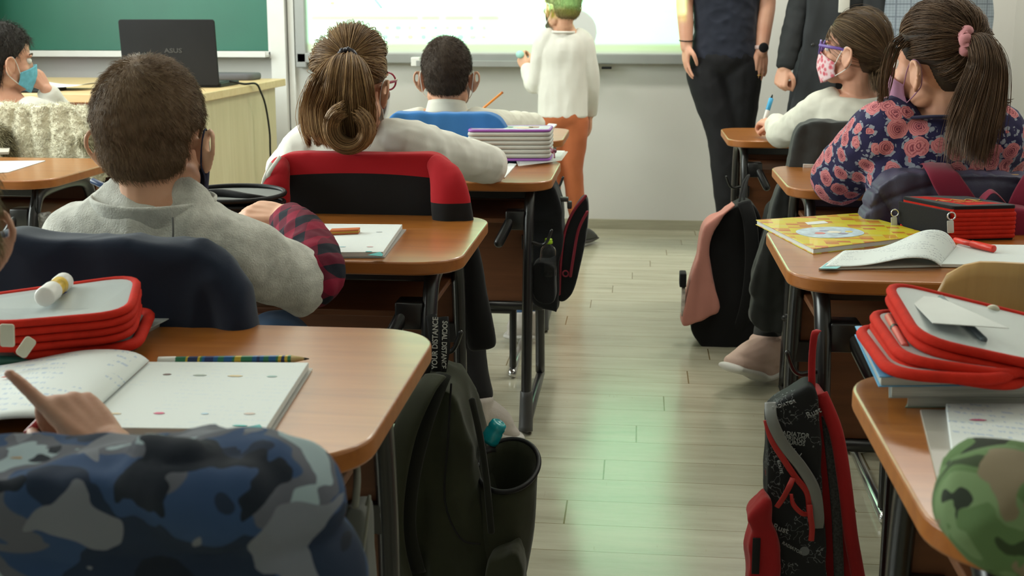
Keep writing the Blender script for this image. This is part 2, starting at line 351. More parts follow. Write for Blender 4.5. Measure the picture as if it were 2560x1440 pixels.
# laptop: lid stands towards the class
t = thing('laptop', 'black laptop standing open on the teacher desk, lid towards the class', 'laptop', (-1.97, 5.06, TZ))
lx0, lz0 = W(320, 205, 4.95)[0], TZ+.01; lx1 = W(556, 210, 4.95)[0]; lz1 = W(435, 48, 4.85)[2]
lcx, lw, lh = (lx0+lx1)/2, lx1-lx0, lz1-lz0
mesh('lid', S().prism(rrect(lw, lh, .012), .008, (lcx, 4.905, lz0+lh/2), (1, 0, 0), nrm((0, -.10, 1))), M['black'], t, smooth=False, bevel=.002)
mesh('base', S().prism(rrect(lw, .25, .012), .018, (lcx, 5.05, TZ+.001)), M['black'], t, smooth=False, bevel=.003)
mesh('keyboard', S().prism(rrect(lw*.9, .10, .004), .002, (lcx, 5.02, TZ+.0192)), M['cap'], t, smooth=False)
mesh('screen', S().prism(rrect(lw*.94, lh*.88, .004), .001, (lcx, 4.9145, lz0+lh/2), (1, 0, 0), nrm((0, -.10, 1))), mat('laptop_screen', (.02, .03, .04), .15), t, smooth=False)
mesh('hinge', S().tube([(lcx-lw*.4, 4.93, TZ+.016), (lcx+lw*.4, 4.93, TZ+.016)], .008, 10, sub=1), M['black'], t)
def text(name, s, size, loc, ax, ay, m, parent=None, ext=.0006, sx=1., bold=0):
    """letters as a thin mesh lying in the plane ax, ay"""
    c = bpy.data.curves.new(name, 'FONT'); c.body = s; c.size = size; c.extrude = ext; c.align_x = 'CENTER'; c.align_y = 'CENTER'; c.offset = bold; c.resolution_u = 3
    o = bpy.data.objects.new('t', c); col.objects.link(o); dg = bpy.context.evaluated_depsgraph_get(); dg.update()
    me = bpy.data.meshes.new_from_object(o.evaluated_get(dg)); bpy.data.objects.remove(o)
    ax, ay = nrm(ax), nrm(ay); az = np.cross(ax, ay); Rm = np.array([ax*sx, ay, az]).T; n = len(me.vertices)
    co = np.empty(n*3); me.vertices.foreach_get('co', co); co = co.reshape(-1, 3)@Rm.T+np.array(loc, float)
    if parent is not None: Mi = np.array(MW[parent].inverted()); co = co@Mi[:3, :3].T+Mi[:3, 3]
    me.vertices.foreach_set('co', co.ravel()); me.update(); me.materials.clear(); me.materials.append(m)
    o = bpy.data.objects.new(name, me); col.objects.link(o); place(o, parent); return o
text('logo_lettering', 'ASUS', .026, W(433, 127, 4.895)+np.array((0, .0, 0)), (1, 0, 0), (0, -.10, 1), mat('dim_logo', (.05, .05, .05), .3), t, sx=1.3, bold=.0006)
# cable from the laptop over the desk edge and down
cb = [W(575, 196, 5.05), W(610, 203, 5.1), W(640, 215, 5.15), (-1.665, 5.2, .745), W(664, 265, 5.25), W(674, 330, 5.25), W(676, 385, 5.25), (-1.66, 5.3, .22), (-1.67, 5.4, .012), (-1.9, 5.75, .008)]
cb[0][2] = TZ+.02; cb[1][2] = TZ+.006; cb[2][2] = TZ+.004
tag(mesh('power_cable', S().tube(cb, .0045, 8, sub=6), M['black']), 'thin black cable looping down over the right end of the teacher desk', 'cable')
tag(mesh('power_cable', S().tube([W(650, 235, 5.45), W(652, 262, 5.45), W(650, 290, 5.45), (-1.70, 5.45, .2)], .003, 8, sub=6), M['cap']), 'thin grey cable hanging close along the side panel of the teacher desk', 'cable')
tag(mesh('laptop_sleeve', S().prism(rrect(.26, .16, .03), .032, (-1.92, 5.55, TZ)), mat('grey_felt', (.10, .10, .11), .9), None, bevel=.010), 'dark grey padded case lying flat on the teacher desk behind the laptop', 'case')
def sheet(name, c, w, d, rz, z, m, lift=.0, h=.001, nn=12):
    R = rotm(0, 0, rz)
    def f(u, v): q = R@np.array([(u-.5)*w, (v-.5)*d, 0]); return (c[0]+q[0], c[1]+q[1], z+lift*(abs(u-.5)*2)**2*(.6+.4*math.sin(v*3)))
    return mesh(name, S().grid(f, nn, nn), m, solid=h)
for i, (x, y, w, d, rz, lf, lb) in enumerate([(-2.62, 4.72, .30, .21, .15, .02, 'white open papers on the teacher desk nearest the girl in the blue mask'), (-2.86, 4.78, .21, .29, -.3, .035, 'white sheet curling up at the far left of the teacher desk papers'), (-2.35, 4.74, .26, .2, -.1, .015, 'white sheets on the teacher desk just left of the short-haired head')]):
    tag(sheet('paper_sheet', (x, y), w, d, rz, TZ+.006+i*.004, M['paper'], lf), lb, 'paper', 'papers on the teacher desk')
tag(mesh('document_folder', S().prism(rrect(.30, .2, .01), .012, (-2.46, 4.60, TZ), nrm((1, .12, 0)), nrm((-.12, 1, 0))), M['black'], None, bevel=.004, smooth=False), 'thin black folder under the white papers at the edge of the teacher desk', 'folder')
tag(mesh('spectacles_case', S().tube([(-2.60, 4.72, TZ+.04), (-2.52, 4.73, TZ+.045), (-2.46, 4.75, TZ+.035)], .005, 8), M['black']), 'small black curved clip lying on the white papers', 'clip')
# ---------------------------------------------------------------- school desks
DW, DD, DH = .70, .50, .658
def make_desk():
    t = thing('school_desk', 'x', 'desk')
    kw = dict(world=False)
    top = mesh('desktop', S().prism(rrect(DW, DD, .085, 10), .024, (0, 0, DH-.024)), [M['desk'], M['edge']], t, smooth=True, bevel=.0035, **kw)
    for p in top.data.polygons:
        if abs(p.normal.z) < .5: p.material_index = 1
    sharp(top, .9)
    mesh('book_shelf', S().box((0, .02, .545), (DW-.14, DD-.12, .012)).box((0, DD/2-.05, .57), (DW-.14, .012, .06)), M['panel'], t, smooth=False, bevel=.002, **kw)
    mesh('modesty_panel', S().box((0, .155, .42), (DW-.10, .016, .34)), M['panel'], t, smooth=False, bevel=.002, **kw)
    mesh('crossbar', S().tube([(-DW/2+.05, .150, .235), (DW/2-.05, .150, .235)], (.010), 10, sub=1).box((0, .15, .238), (DW-.1, .03, .022)), M['steel'], t, **kw)
    mesh('crossbar', S().box((0, -.13, .615), (DW-.12, .03, .03)), M['steel'], t, smooth=False, bevel=.003, **kw)
    for sg in (-1, 1):
        x = sg*(DW/2-.058)
        pts = [(x, -DD/2-.03, .03), (x, -DD/2-.012, .20), (x, -DD/2+.02, .45), (x, -DD/2+.05, .58), (x, -DD/2+.11, .622), (x, .05, .622), (x, .12, .58), (x, .15, .45), (x, .16, .25), (x, .18, .03)]
        lg = mesh('leg', S().tube(pts, [(.014, .021)]*10, 14, side=(1, 0, 0), sub=5, cap=0), M['steel'], t, **kw)
        mesh('foot_runner', S().tube([(x, -DD/2-.05, .018), (x, .20, .018)], (.014, .013), 10, side=(1, 0, 0), sub=1), M['steel'], lg, **kw)
        mesh('foot_cap', S().tube([(x, -DD/2-.04, .008), (x, -DD/2-.028, .05), (x, -DD/2-.02, .11)], [(.019, .03), (.018, .026), (.0165, .024)], 14, side=(1, 0, 0), sub=3, cap=.2), M['cap'], lg, **kw)
        mesh('bracket', S().box((sg*(DW/2-.085), .139, .43), (.05, .012, .042)).lathe([(.006, 0), (.006, .004)], (sg*(DW/2-.09), .133, .43), (0, -1, 0), 10), M['steel'], t, smooth=False, bevel=.002, **kw)
        mesh('screw', S().lathe([(.005, 0), (.005, .003)], (sg*(DW/2-.09), .1325, .43), (0, -1, 0), 10), M['chrome'], t, **kw)
        mesh('bag_hook', S().tube([(x+sg*.01, -DD/2+.02, .50), (x+sg*.035, -DD/2+.015, .495), (x+sg*.05, -DD/2+.008, .505), (x+sg*.062, -DD/2, .535)], .0045, 8, sub=4), M['steel'], t, **kw)
        mesh('clamp', S().box((x-sg*.035, -DD/2+.05, .555), (.05, .05, .05)).tube([(x-sg*.045, -DD/2+.04, .56), (x-sg*.075, -DD/2+.01, .50)], .014, 10, sub=1), M['steel'], t, bevel=.004, **kw)
    return t
desk0 = make_desk()
DESKS = [(-.612, 1.07, 0, 'school desk carrying the open workbook behind the blue camouflage jacket'), (-.655, 2.01, 0, 'school desk of the boy in grey, with a closed workbook and rubber on it'),
         (-.570, 3.03, 0, 'school desk with the tall white and purple pencil case at its right end'), (-.605, 4.06, 0, 'school desk in front of the boy on the blue jacket chair'),
         (-1.87, 2.93, 0, 'school desk at the left edge with a white sheet, before the fleece-covered chair'), (-2.30, 4.02, 0, 'school desk of the curly-haired child in the blue mask'), (.600, .93, 0, 'school desk with the fanned-open red pencil case and green camouflage jacket'),
         (.605, 1.94, 0, 'school desk carrying the yellow book and black and red pencil case'), (.725, 2.97, 0, 'school desk of the girl in the floral top'), (.66, 4.14, 0, 'school desk the girl with purple glasses is writing at')]
dk = []
for i, (x, y, rz, lb) in enumerate(DESKS):
    o = desk0 if i == 0 else copy_tree(desk0)
    dk.append(moved(o, (x, y+DD/2, 0), rz, lb, 'school desks with black tube legs'))
# ---------------------------------------------------------------- school chairs
def make_chair():
    t = thing('school_chair', 'x', 'chair'); kw = dict(world=False)
    def seat(u, v): return ((u-.5)*.37, (v-.5)*.36, .385-.012*math.sin(PI*u)*1.0+.01*(1-v)**2)
    mesh('seat', S().grid(seat, 12, 10), M['ply'], t, solid=.011, bevel=.003, **kw)
    bo = rrect(.39, .20, .07, 8)
    def bend(v): return np.array((v[0], v[1]+.10*(v[0])**2*-1.0*-1.6-.10, v[2]))
    s = S(); P3 = []
    nu, nv = 21, 11
    for i in range(nu):
        for j in range(nv):
            u, v = i/(nu-1)*2-1, j/(nv-1)*2-1
            x = u*.195; w = .10-.0
            k = max(0, abs(u)*.195-.125)/.07; hh = .10-.07*(1-math.sqrt(max(0, 1-k*k)))
            P3.append((x, -.205+.9*x*x, .66+v*hh))
    s.add(P3, [(i*nv+j, (i+1)*nv+j, (i+1)*nv+j+1, i*nv+j+1) for i in range(nu-1) for j in range(nv-1)])
    mesh('backrest', s, M['ply'], t, solid=.011, **kw)
    for sg in (-1, 1):
        x = sg*.155
        mesh('frame', S().tube([(x, -.166, .72), (x, -.166, .60), (x, -.155, .42), (x, -.15, .385), (x, -.10, .368), (x, .14, .368), (x, .165, .34), (x, .17, .05), (x, .19, .016)], .011, 12, sub=5, cap=.3), M['steel'], t, **kw)
        mesh('leg', S().tube([(x, -.14, .366), (x*1.02, -.17, .30), (x*1.04, -.205, .03)], .011, 12, sub=4, cap=.3), M['steel'], t, **kw)
        mesh('runner', S().tube([(x*1.04, -.225, .015), (x, .21, .015)], (.014, .011), 10, side=(1, 0, 0), sub=1), M['chrome'], t, **kw)
    mesh('crossbar', S().tube([(-.16, -.185, .20), (.16, -.185, .20)], .010, 10, sub=1), M['steel'], t, **kw)
    return t
ch0 = make_chair()
CH_ = [(-.46, 1.005, 0, 'chair under the blue camouflage padded jacket'), (-.765, 1.77, 0, 'chair under the dark navy jacket'), (-.585, 2.73, 0, 'chair under the red and black tracksuit top'), (-.525, 3.70, 0, 'chair under the bright blue jacket'),
       (-1.90, 3.90, 0, 'chair under the cream fleece coat'), (.49, 1.08, 0, 'chair under the green camouflage jacket'), (.59, 1.80, 0, 'empty plywood chair tucked in at the yellow book desk'), (.705, 2.73, 0, 'chair under the purple-grey puffer jacket'), (.685, 3.68, 0, 'chair under the charcoal jacket')]
ch = []
for i, (x, y, rz, lb) in enumerate(CH_):
    o = ch0 if i == 0 else copy_tree(ch0)
    ch.append(moved(o, (x, y, 0), rz, lb, 'plywood school chairs'))
# ================================================================ PEOPLE
def skin(name, c):
    if name in _mc: return _mc[name]
    m, n, b = newmat(name); c = np.array(c)
    t = n('TexNoise', Vector=n.co(), Scale=14., Detail=4.)
    P(b, n, color=n.ramp(t.outputs[0], [(.3, tuple(c*(1.0, .88, .85))), (.7, tuple(np.minimum(c*1.08, 1)))]), rough=.5, spec=.35, sss=.08, normal=bump(n, n('TexNoise', Vector=n.co(), Scale=420., Detail=2.).outputs[0], .12, .0006))
    b.inputs['Subsurface Radius'].default_value = (.01, .004, .002); _mc[name] = m; return m
def hairmat(name, c1, c2, c3, rough=.42):
    m, n, b = newmat(name); g = n('NewGeometry'); r = n('TexNoise', Vector=n.co(), Scale=22., Detail=2.)
    f = n.m('ADD', n.m('MULTIPLY', g.outputs['Random Per Island'], .7), n.m('MULTIPLY', n.m('SUBTRACT', r.outputs[0], .5), .9), clamp=True)
    P(b, n, color=n.ramp(f, [(0., c1), (.5, c2), (1., c3)]), rough=rough+.08, spec=.28); return m
SK = skin('skin_light', (.62, .36, .24)); SK2 = skin('skin_warm', (.52, .29, .19)); SK3 = skin('skin_rosy', (.60, .33, .23)); SKD = skin('skin_brownish', (.46, .26, .18))  # SKD is the pointing child's own brownish skin tone
class Head:
    def __init__(s, c, sc=1., yaw=0, pitch=0, roll=0):
        s.c = np.array(c, float); s.s = sc; s.R = np.array((Matrix.Rotation(math.radians(yaw), 3, 'Z')@Matrix.Rotation(math.radians(pitch), 3, 'X')@Matrix.Rotation(math.radians(roll), 3, 'Y')))
    def w(s, p): return np.asarray(p, float)*s.s@s.R.T+s.c
    def l(s, p): return (np.asarray(p, float)-s.c)@s.R/s.s
    def ell(s, sh, c, r, rot=None): sh.ell(s.w(c), np.array(r)*s.s, s.R if rot is None else s.R@rot)
CR_C, CR_R = np.array((0, -.012, .030)), np.array((.0735, .090, .086))
def head_shells(sh, H, ears=True):
    H.ell(sh, CR_C, CR_R); H.ell(sh, (0, -.030, -.012), (.062, .060, .066))
    H.ell(sh, (0, .026, -.028), (.057, .060, .078)); H.ell(sh, (0, .046, -.078), (.036, .032, .030))
    for k in (-1, 1):
        H.ell(sh, (k*.032, .048, -.036), (.026, .026, .026)); H.ell(sh, (k*.046, .004, -.066), (.018, .030, .026))
        H.ell(sh, (k*.030, .070, .016), (.020, .010, .007)); H.ell(sh, (k*.010, .083, -.036), (.008, .008, .007))
        if ears:
            e = lambda y, z, x=.0: H.w((k*(.0800+x*1.5-y*.25), y, z-.024))
            sh.tube([e(.010, -.006, -.004), e(.012, .016, .001), e(.002, .031, .006), e(-.012, .028, .010), e(-.018, .010, .011), e(-.012, -.012, .007), e(-.001, -.026, .001)], [x*H.s for x in (.0035, .0042, .0045, .0045, .0042, .0042, .0055)], 10, sub=3)
            H.ell(sh, (k*.0810, -.003, -.022), (.0068, .0165, .029), rotm(0, 0, k*.40)); H.ell(sh, (k*.0812, -.003, -.008), (.0064, .0145, .0145), rotm(0, 0, k*.40)); H.ell(sh, (k*.0780, .000, -.050), (.0048, .006, .008)); H.ell(sh, (k*.074, .004, -.026), (.010, .012, .022))
    H.ell(sh, (0, .078, -.014), (.0075, .012, .024), rotm(.35, 0, 0)); H.ell(sh, (0, .088, -.034), (.011, .010, .009))
    H.ell(sh, (0, .075, -.060), (.021, .008, .0055)); H.ell(sh, (0, .073, -.070), (.017, .008, .0055))
def face_parts(H, body, eyec=(.05, .03, .02), brow=(.08, .05, .03)):
    ew = mat('eye_white', (.75, .74, .70), .25, .02); ec = mat('eye_iris', eyec, .15); bm = mat('brow_hair_%d' % int(brow[0]*100), brow, .8); lm = mat('lip', (.42, .16, .14), .45)
    for k in (-1, 1):
        e = mesh('eye', S().ell(H.w((k*.031, .0665, -.002)), .0125*H.s, n=16, m=10), ew, body)
        mesh('iris', S().ell(H.w((k*.031, .0755, -.002)), np.array((.0055, .0042, .0055))*H.s, H.R, n=14, m=8), ec, e)
        mesh('eyebrow', S().tube([H.w((k*.016, .083, .019)), H.w((k*.031, .080, .024)), H.w((k*.046, .068, .020))], [(.0022, .003)]*3, 8), bm, body)
    mesh('lips', S().tube([H.w((-.019, .077, -.064)), H.w((0, .0855, -.062)), H.w((.019, .077, -.064))], [.002, .0045, .002], 8), lm, body)
def hand(sh, w, d, nb, tv, sc=1., curl=(.5, .5, .5, .5), tc=.4, spread=.0, r=1.):
    """palm, four unequal fingers with knuckle bends, thumb from the side of the palm; w wrist, d pointing direction, nb back of the hand, tv thumb side"""
    d = nrm(d); nb = np.array(nb, float); nb = nrm(nb-d*(nb@d)); lat = np.cross(d, nb); lat *= np.sign(lat@np.array(tv)) or 1; w = np.array(w, float); tips = []
    offs = (.027, .009, -.009, -.026); kl = (.086, .089, .084, .076); fl = (.074, .082, .076, .058)
    for i in range(4):
        K = w+(d*kl[i]+lat*offs[i]+nb*(.002 if i in (1, 2) else -.001))*sc
        sh.tube([w+lat*offs[i]*.45*sc-d*.006*sc, w+(d*.045+lat*offs[i]*.9)*sc, K], [(.014*sc, .013*sc), (.0125*sc, .0125*sc), (.0098*sc*r, .0105*sc*r)], 12, side=lat, sub=3)
        p = K; a = 0.; pts = [K-d*.01*sc, K]; dl = nrm(d+lat*(offs[i]/.027)*spread)
        for j, L in enumerate((.46, .30, .24)):
            a += curl[i]*(1., 1.15, .7)[j]; p = p+(dl*math.cos(a)-nb*math.sin(a))*fl[i]*L*sc; pts.append(p)
        sh.tube(pts, [x*sc*r for x in (.0095, .0095, .0085, .0078, .0066)], 12, sub=3); tips.append(p)
    b = w+(d*.018+lat*.018-nb*.006)*sc; m1 = b+nrm(lat*.75+d*.75-nb*.35)*.042*sc; m2 = m1+nrm(d*1.+lat*(.45-tc)-nb*(.25+tc*.6))*.032*sc; m3 = m2+nrm(d*1.-lat*tc*.9-nb*(.2+tc*.7))*.026*sc
    sh.tube([b-d*.01*sc, b, m1, m2, m3], [x*sc for x in (.012, .0145, .0115, .0100, .0078)], 12, sub=3); return tips, m3
def masksurf(H, side=1.):
    def f(u, v):
        ph = (u-.5)*2*math.radians(78); c = math.cos(ph); k = abs(u-.5)*2
        zt = -.012-.030*k**1.6; zb = -.112+.030*k**1.8; z = zt+(zb-zt)*v
        bulge = .010*math.exp(-(ph*2.2)**2)*(1-abs(v-.35)*.9); ry = .086+bulge-.016*max(0, v-.55)/.45
        return H.w((math.sin(ph)*.071*(1-.10*v), .008+ry*c**.8 if c > 0 else .008, z))
    return f
def facemask(H, body, m, strap=None, name='face_mask'):
    o = mesh(name, S().grid(masksurf(H), 33, 14), m, body, solid=.0012); f = masksurf(H)
    for k, u in ((-1, 0), (1, 1)):
        mesh('ear_loop', S().tube([f(u, .05), H.w((k*.078, .018, -.008)), H.w((k*.081, .004, .010)), H.w((k*.083, -.013, -.002)), H.w((k*.078, -.013, -.040)), H.w((k*.076, .002, -.060)), f(u, .95)], .0013*H.s, 7, sub=4), strap or m, o)
    return o
# ---- hair
def tubes(name, Pt, r, m, parent):
    """many strands at once: Pt is (strands, points, 3); r per point"""
    Pt = np.asarray(Pt, float); ns, k, _ = Pt.shape; T = np.gradient(Pt, axis=1); T /= np.linalg.norm(T, axis=2, keepdims=True)+1e-12
    ref = np.array((.31, .22, .93)); A = np.cross(T, ref); A /= np.linalg.norm(A, axis=2, keepdims=True)+1e-12; B = np.cross(T, A); r = np.broadcast_to(np.asarray(r, float), (ns, k))[..., None]
    V = np.stack([Pt+(A*math.cos(a)+B*math.sin(a))*r for a in (0, 2.094, 4.189)], axis=2).reshape(-1, 3)
    base = (np.arange(ns)[:, None]*k+np.arange(k-1)[None])*3; F = []
    for j in range(3):
        j2 = (j+1) % 3; F.append(np.stack([base+j, base+j2, base+3+j2, base+3+j], -1).reshape(-1, 4))
    F = np.concatenate(F); me = bpy.data.meshes.new(name)
    Mi = np.array(MW[parent].inverted()); V = V@Mi[:3, :3].T+Mi[:3, 3]
    me.vertices.add(len(V)); me.vertices.foreach_set('co', V.ravel()); me.loops.add(F.size); me.loops.foreach_set('vertex_index', F.ravel().astype(np.int32))
    me.polygons.add(len(F)); me.polygons.foreach_set('loop_start', np.arange(0, F.size, 4, dtype=np.int32)); me.update(calc_edges=True); me.validate(); me.shade_smooth(); me.materials.append(m)
    o = bpy.data.objects.new(name, me); col.objects.link(o); place(o, parent); return o
def surf(o):
    me = o.data; n = len(me.vertices); co = np.empty(n*3); no = np.empty(n*3); me.vertices.foreach_get('co', co); me.vertex_normals.foreach_get('vector', no)
    Mx = np.array(MW[o]); return co.reshape(-1, 3)@Mx[:3, :3].T+Mx[:3, 3], no.reshape(-1, 3)@Mx[:3, :3].T
def fur(name, src, cnt, L, r, m, parent, dirf, keep=None, lift=.45, jit=.35, seed=1, curl=0.):
    rs = np.random.RandomState(seed); co, no = surf(src); ok = np.arange(len(co)) if keep is None else np.where(keep(co))[0]
    i = rs.choice(ok, cnt); p = co[i]+rs.normal(0, .0018, (cnt, 3)); n_ = no[i]; d = dirf(p); d = d-n_*(d*n_).sum(1)[:, None]; d /= np.linalg.norm(d, axis=1)[:, None]+1e-9
    v = d+n_*lift+rs.normal(0, jit, (cnt, 3)); v /= np.linalg.norm(v, axis=1)[:, None]; l = (L*rs.uniform(.6, 1.2, cnt))[:, None]
    p1 = p+v*l*.5; p2 = p1+(v*.75+d*.5-n_*.15+rs.normal(0, curl, (cnt, 3)))*l*.5
    return tubes(name, np.stack([p-n_*.001, p1, p2], 1), np.array((r, r*.8, r*.25)), m, parent)
def zline(y):                                                           # lowest height of short hair at a given depth (head space)
    return np.interp(y, [-.12, -.055, -.032, -.022, .012, .020, .038, .060, .12], [-.058, -.060, -.048, .008, .012, -.018, .018, .062, .070])
def short_hair(H, body, m, mb, cnt=9000, L=.010, fr=.00032, thick=1.045, seed=2):
    s = S(); H.ell(s, CR_C, CR_R*thick); H.ell(s, (0, -.030, -.008), np.array((.0655, .063, .064))*(thick-.005)); 
    def disp(p, n_):
        q = H.l(p); z = zline(q[1]); return -.016*min(1, max(0, (z-q[2])/.010))+.0012*nz(q, 60)+.0008*nz(q, 160)
    o = blob('hair', s, mb, body, .0035, 5, disp)
    def dirf(p):
        q = (p-H.c)@H.R/H.s; w = np.array((.0, -.055, .105)); v = q-w; v = v+np.cross(np.tile([0, -.45, .9], (len(q), 1)), v)*.35; v[:, 2] -= .03; return v@H.R.T
    fur('hair_strands', o, cnt, L*H.s, fr, m, body, dirf, lambda P_: (lambda q: q[:, 2] > zline(q[:, 1])+.002)((P_-H.c)@H.R/H.s), .35, .16, seed); return o
def bezp(P_, k):
    P_ = np.asarray(P_); n = len(P_); t = np.linspace(0, n-1, k); i = np.minimum(t.astype(int), n-2); f = (t-i)[:, None]
    a, b, c, d = P_[np.maximum(i-1, 0)], P_[i], P_[i+1], P_[np.minimum(i+2, n-1)]
    return .5*((2*b)+(c-a)*f+(2*a-5*b+4*c-d)*f*f+(3*b-a-3*c+d)*f**3)
def pulled_hair(H, body, tie, m, mb, cnt=1500, r=.0008, k=12, seed=5, bulge=.006, zmin=-.075):
    """scalp hair combed back over the skull and gathered at tie (head space)"""
    s = S(); H.ell(s, CR_C, CR_R*1.045); H.ell(s, (0, -.030, -.014), (.0655, .0635, .066)); s.ell(H.w(np.array(tie)*.93), .018*H.s)
    def disp(p, n_):
        q = H.l(p); z = np.interp(q[1], [-.12, -.05, -.022, .012, .03, .060, .12], [zmin, zmin, .0, .004, .012, .058, .066]); return -.014*min(1, max(0, (z-q[2])/.012))
    o = blob('hair', s, mb, body, .004, 6, disp); rs = np.random.RandomState(seed); tie = np.array(tie, float); td = nrm((tie-CR_C)/CR_R); out = []
    for i in range(cnt):
        a = rs.uniform(-PI, PI); y = math.cos(a)                        # hairline all round: forehead, temples, above ears, nape
        u = rs.uniform(0, 1)
        if y > .45: q = (math.sin(a)*.072, .068*y, .058+.02*rs.rand())
        elif y > -.25: q = (math.sin(a)*.076, .075*y, .008+.045*rs.rand())
        else: q = (math.sin(a)*.068, .082*y, rs.uniform(zmin, .0))
        d0 = nrm((np.array(q)-CR_C)/CR_R); d0 = nrm(d0*(1-u*.55)+td*u*.55) if rs.rand() < .5 else d0
        om = math.acos(max(-1, min(1, d0@td))); pts = []; lo = 1.045+rs.rand()*.028; wv = rs.normal(0, .010, 2)
        for t in np.linspace(0, 1, k):
            d = (math.sin((1-t)*om)*d0+math.sin(t*om)*td)/max(math.sin(om), 1e-4); p = CR_C+CR_R*d*(lo*(1-.045*(1-t)**4)+bulge/.08*math.sin(PI*t)*rs.uniform(.85, 1)+.02*t)
            if d[2] < -.2: p = p+np.array((0, -.012, -.0))*min(1, -(d[2]+.2)*1.6)
            p = p*(1-t**6)+(tie*1.01)*t**6; p[0] += wv[0]*math.sin(PI*t)*.5; p[2] += wv[1]*math.sin(PI*t)*.5; pts.append(H.w(p))
        out.append(pts)
    tubes('hair_strands', out, np.concatenate([[r*.4], np.full(k-1, r)]), m, body); return o
def tail(name, body, path, widths, m, mb, cnt=900, r=.0009, k=20, seed=9, wave=.004, wfreq=2.5, base=True, endvar=.12, side=(1, 0, 0), flat=.6, clump=14):
    """a pony tail: guide path in the room, half widths along it"""
    rs = np.random.RandomState(seed); G_ = bezp(path, k); Wd = np.interp(np.linspace(0, 1, k), np.linspace(0, 1, len(widths)), widths)
    T = np.gradient(G_, axis=0); T /= np.linalg.norm(T, axis=1)[:, None]; A = np.array(side)-T*(T@np.array(side))[:, None]; A /= np.linalg.norm(A, axis=1)[:, None]; B = np.cross(T, A); out = []
    cl = [(rs.uniform(0, 2*PI), math.sqrt(rs.rand())*.85, rs.uniform(0, 2*PI), rs.uniform(.7, 1.3), rs.uniform(0, endvar)) for _ in range(clump)]
    tt = np.linspace(0, 1, k)
    for i in range(cnt):
        c = cl[rs.randint(clump)]; a, rad = c[0], c[1]; x = math.cos(a)*rad+rs.normal(0, .13); y = math.sin(a)*rad+rs.normal(0, .13)
        ph = c[2]+rs.normal(0, .25); e = 1-c[4]-rs.rand()*endvar*.6; t = tt*e; g = np.stack([np.interp(t, tt, G_[:, j]) for j in range(3)], 1)
        w = np.interp(t, tt, Wd); wa = wave*np.sin(t*wfreq*2*PI*c[3]+ph)*(t**.7); wb = wave*np.cos(t*wfreq*2*PI*c[3]*.8+ph)*(t**.7)
        out.append(g+A*(x*w+wa)[:, None]+B*(y*w*flat+wb)[:, None])
    if base:
        s = S(); s.tube(G_[:-6], [(w*.80*q_, w*.80*flat*q_) for w, q_ in zip(Wd[:-6], np.interp(np.linspace(0, 1, k-6), [0, .6, 1], [1, 1, .35]))], 14, side=side, sub=1); blob(name, s, mb, body, .005, 3, lambda p, n_: .003*nz(p*np.array((1, 1, .12)), 160))
    tubes('tail_strands', out, np.concatenate([np.full(k-2, r), [r*.7, r*.3]]), m, body)
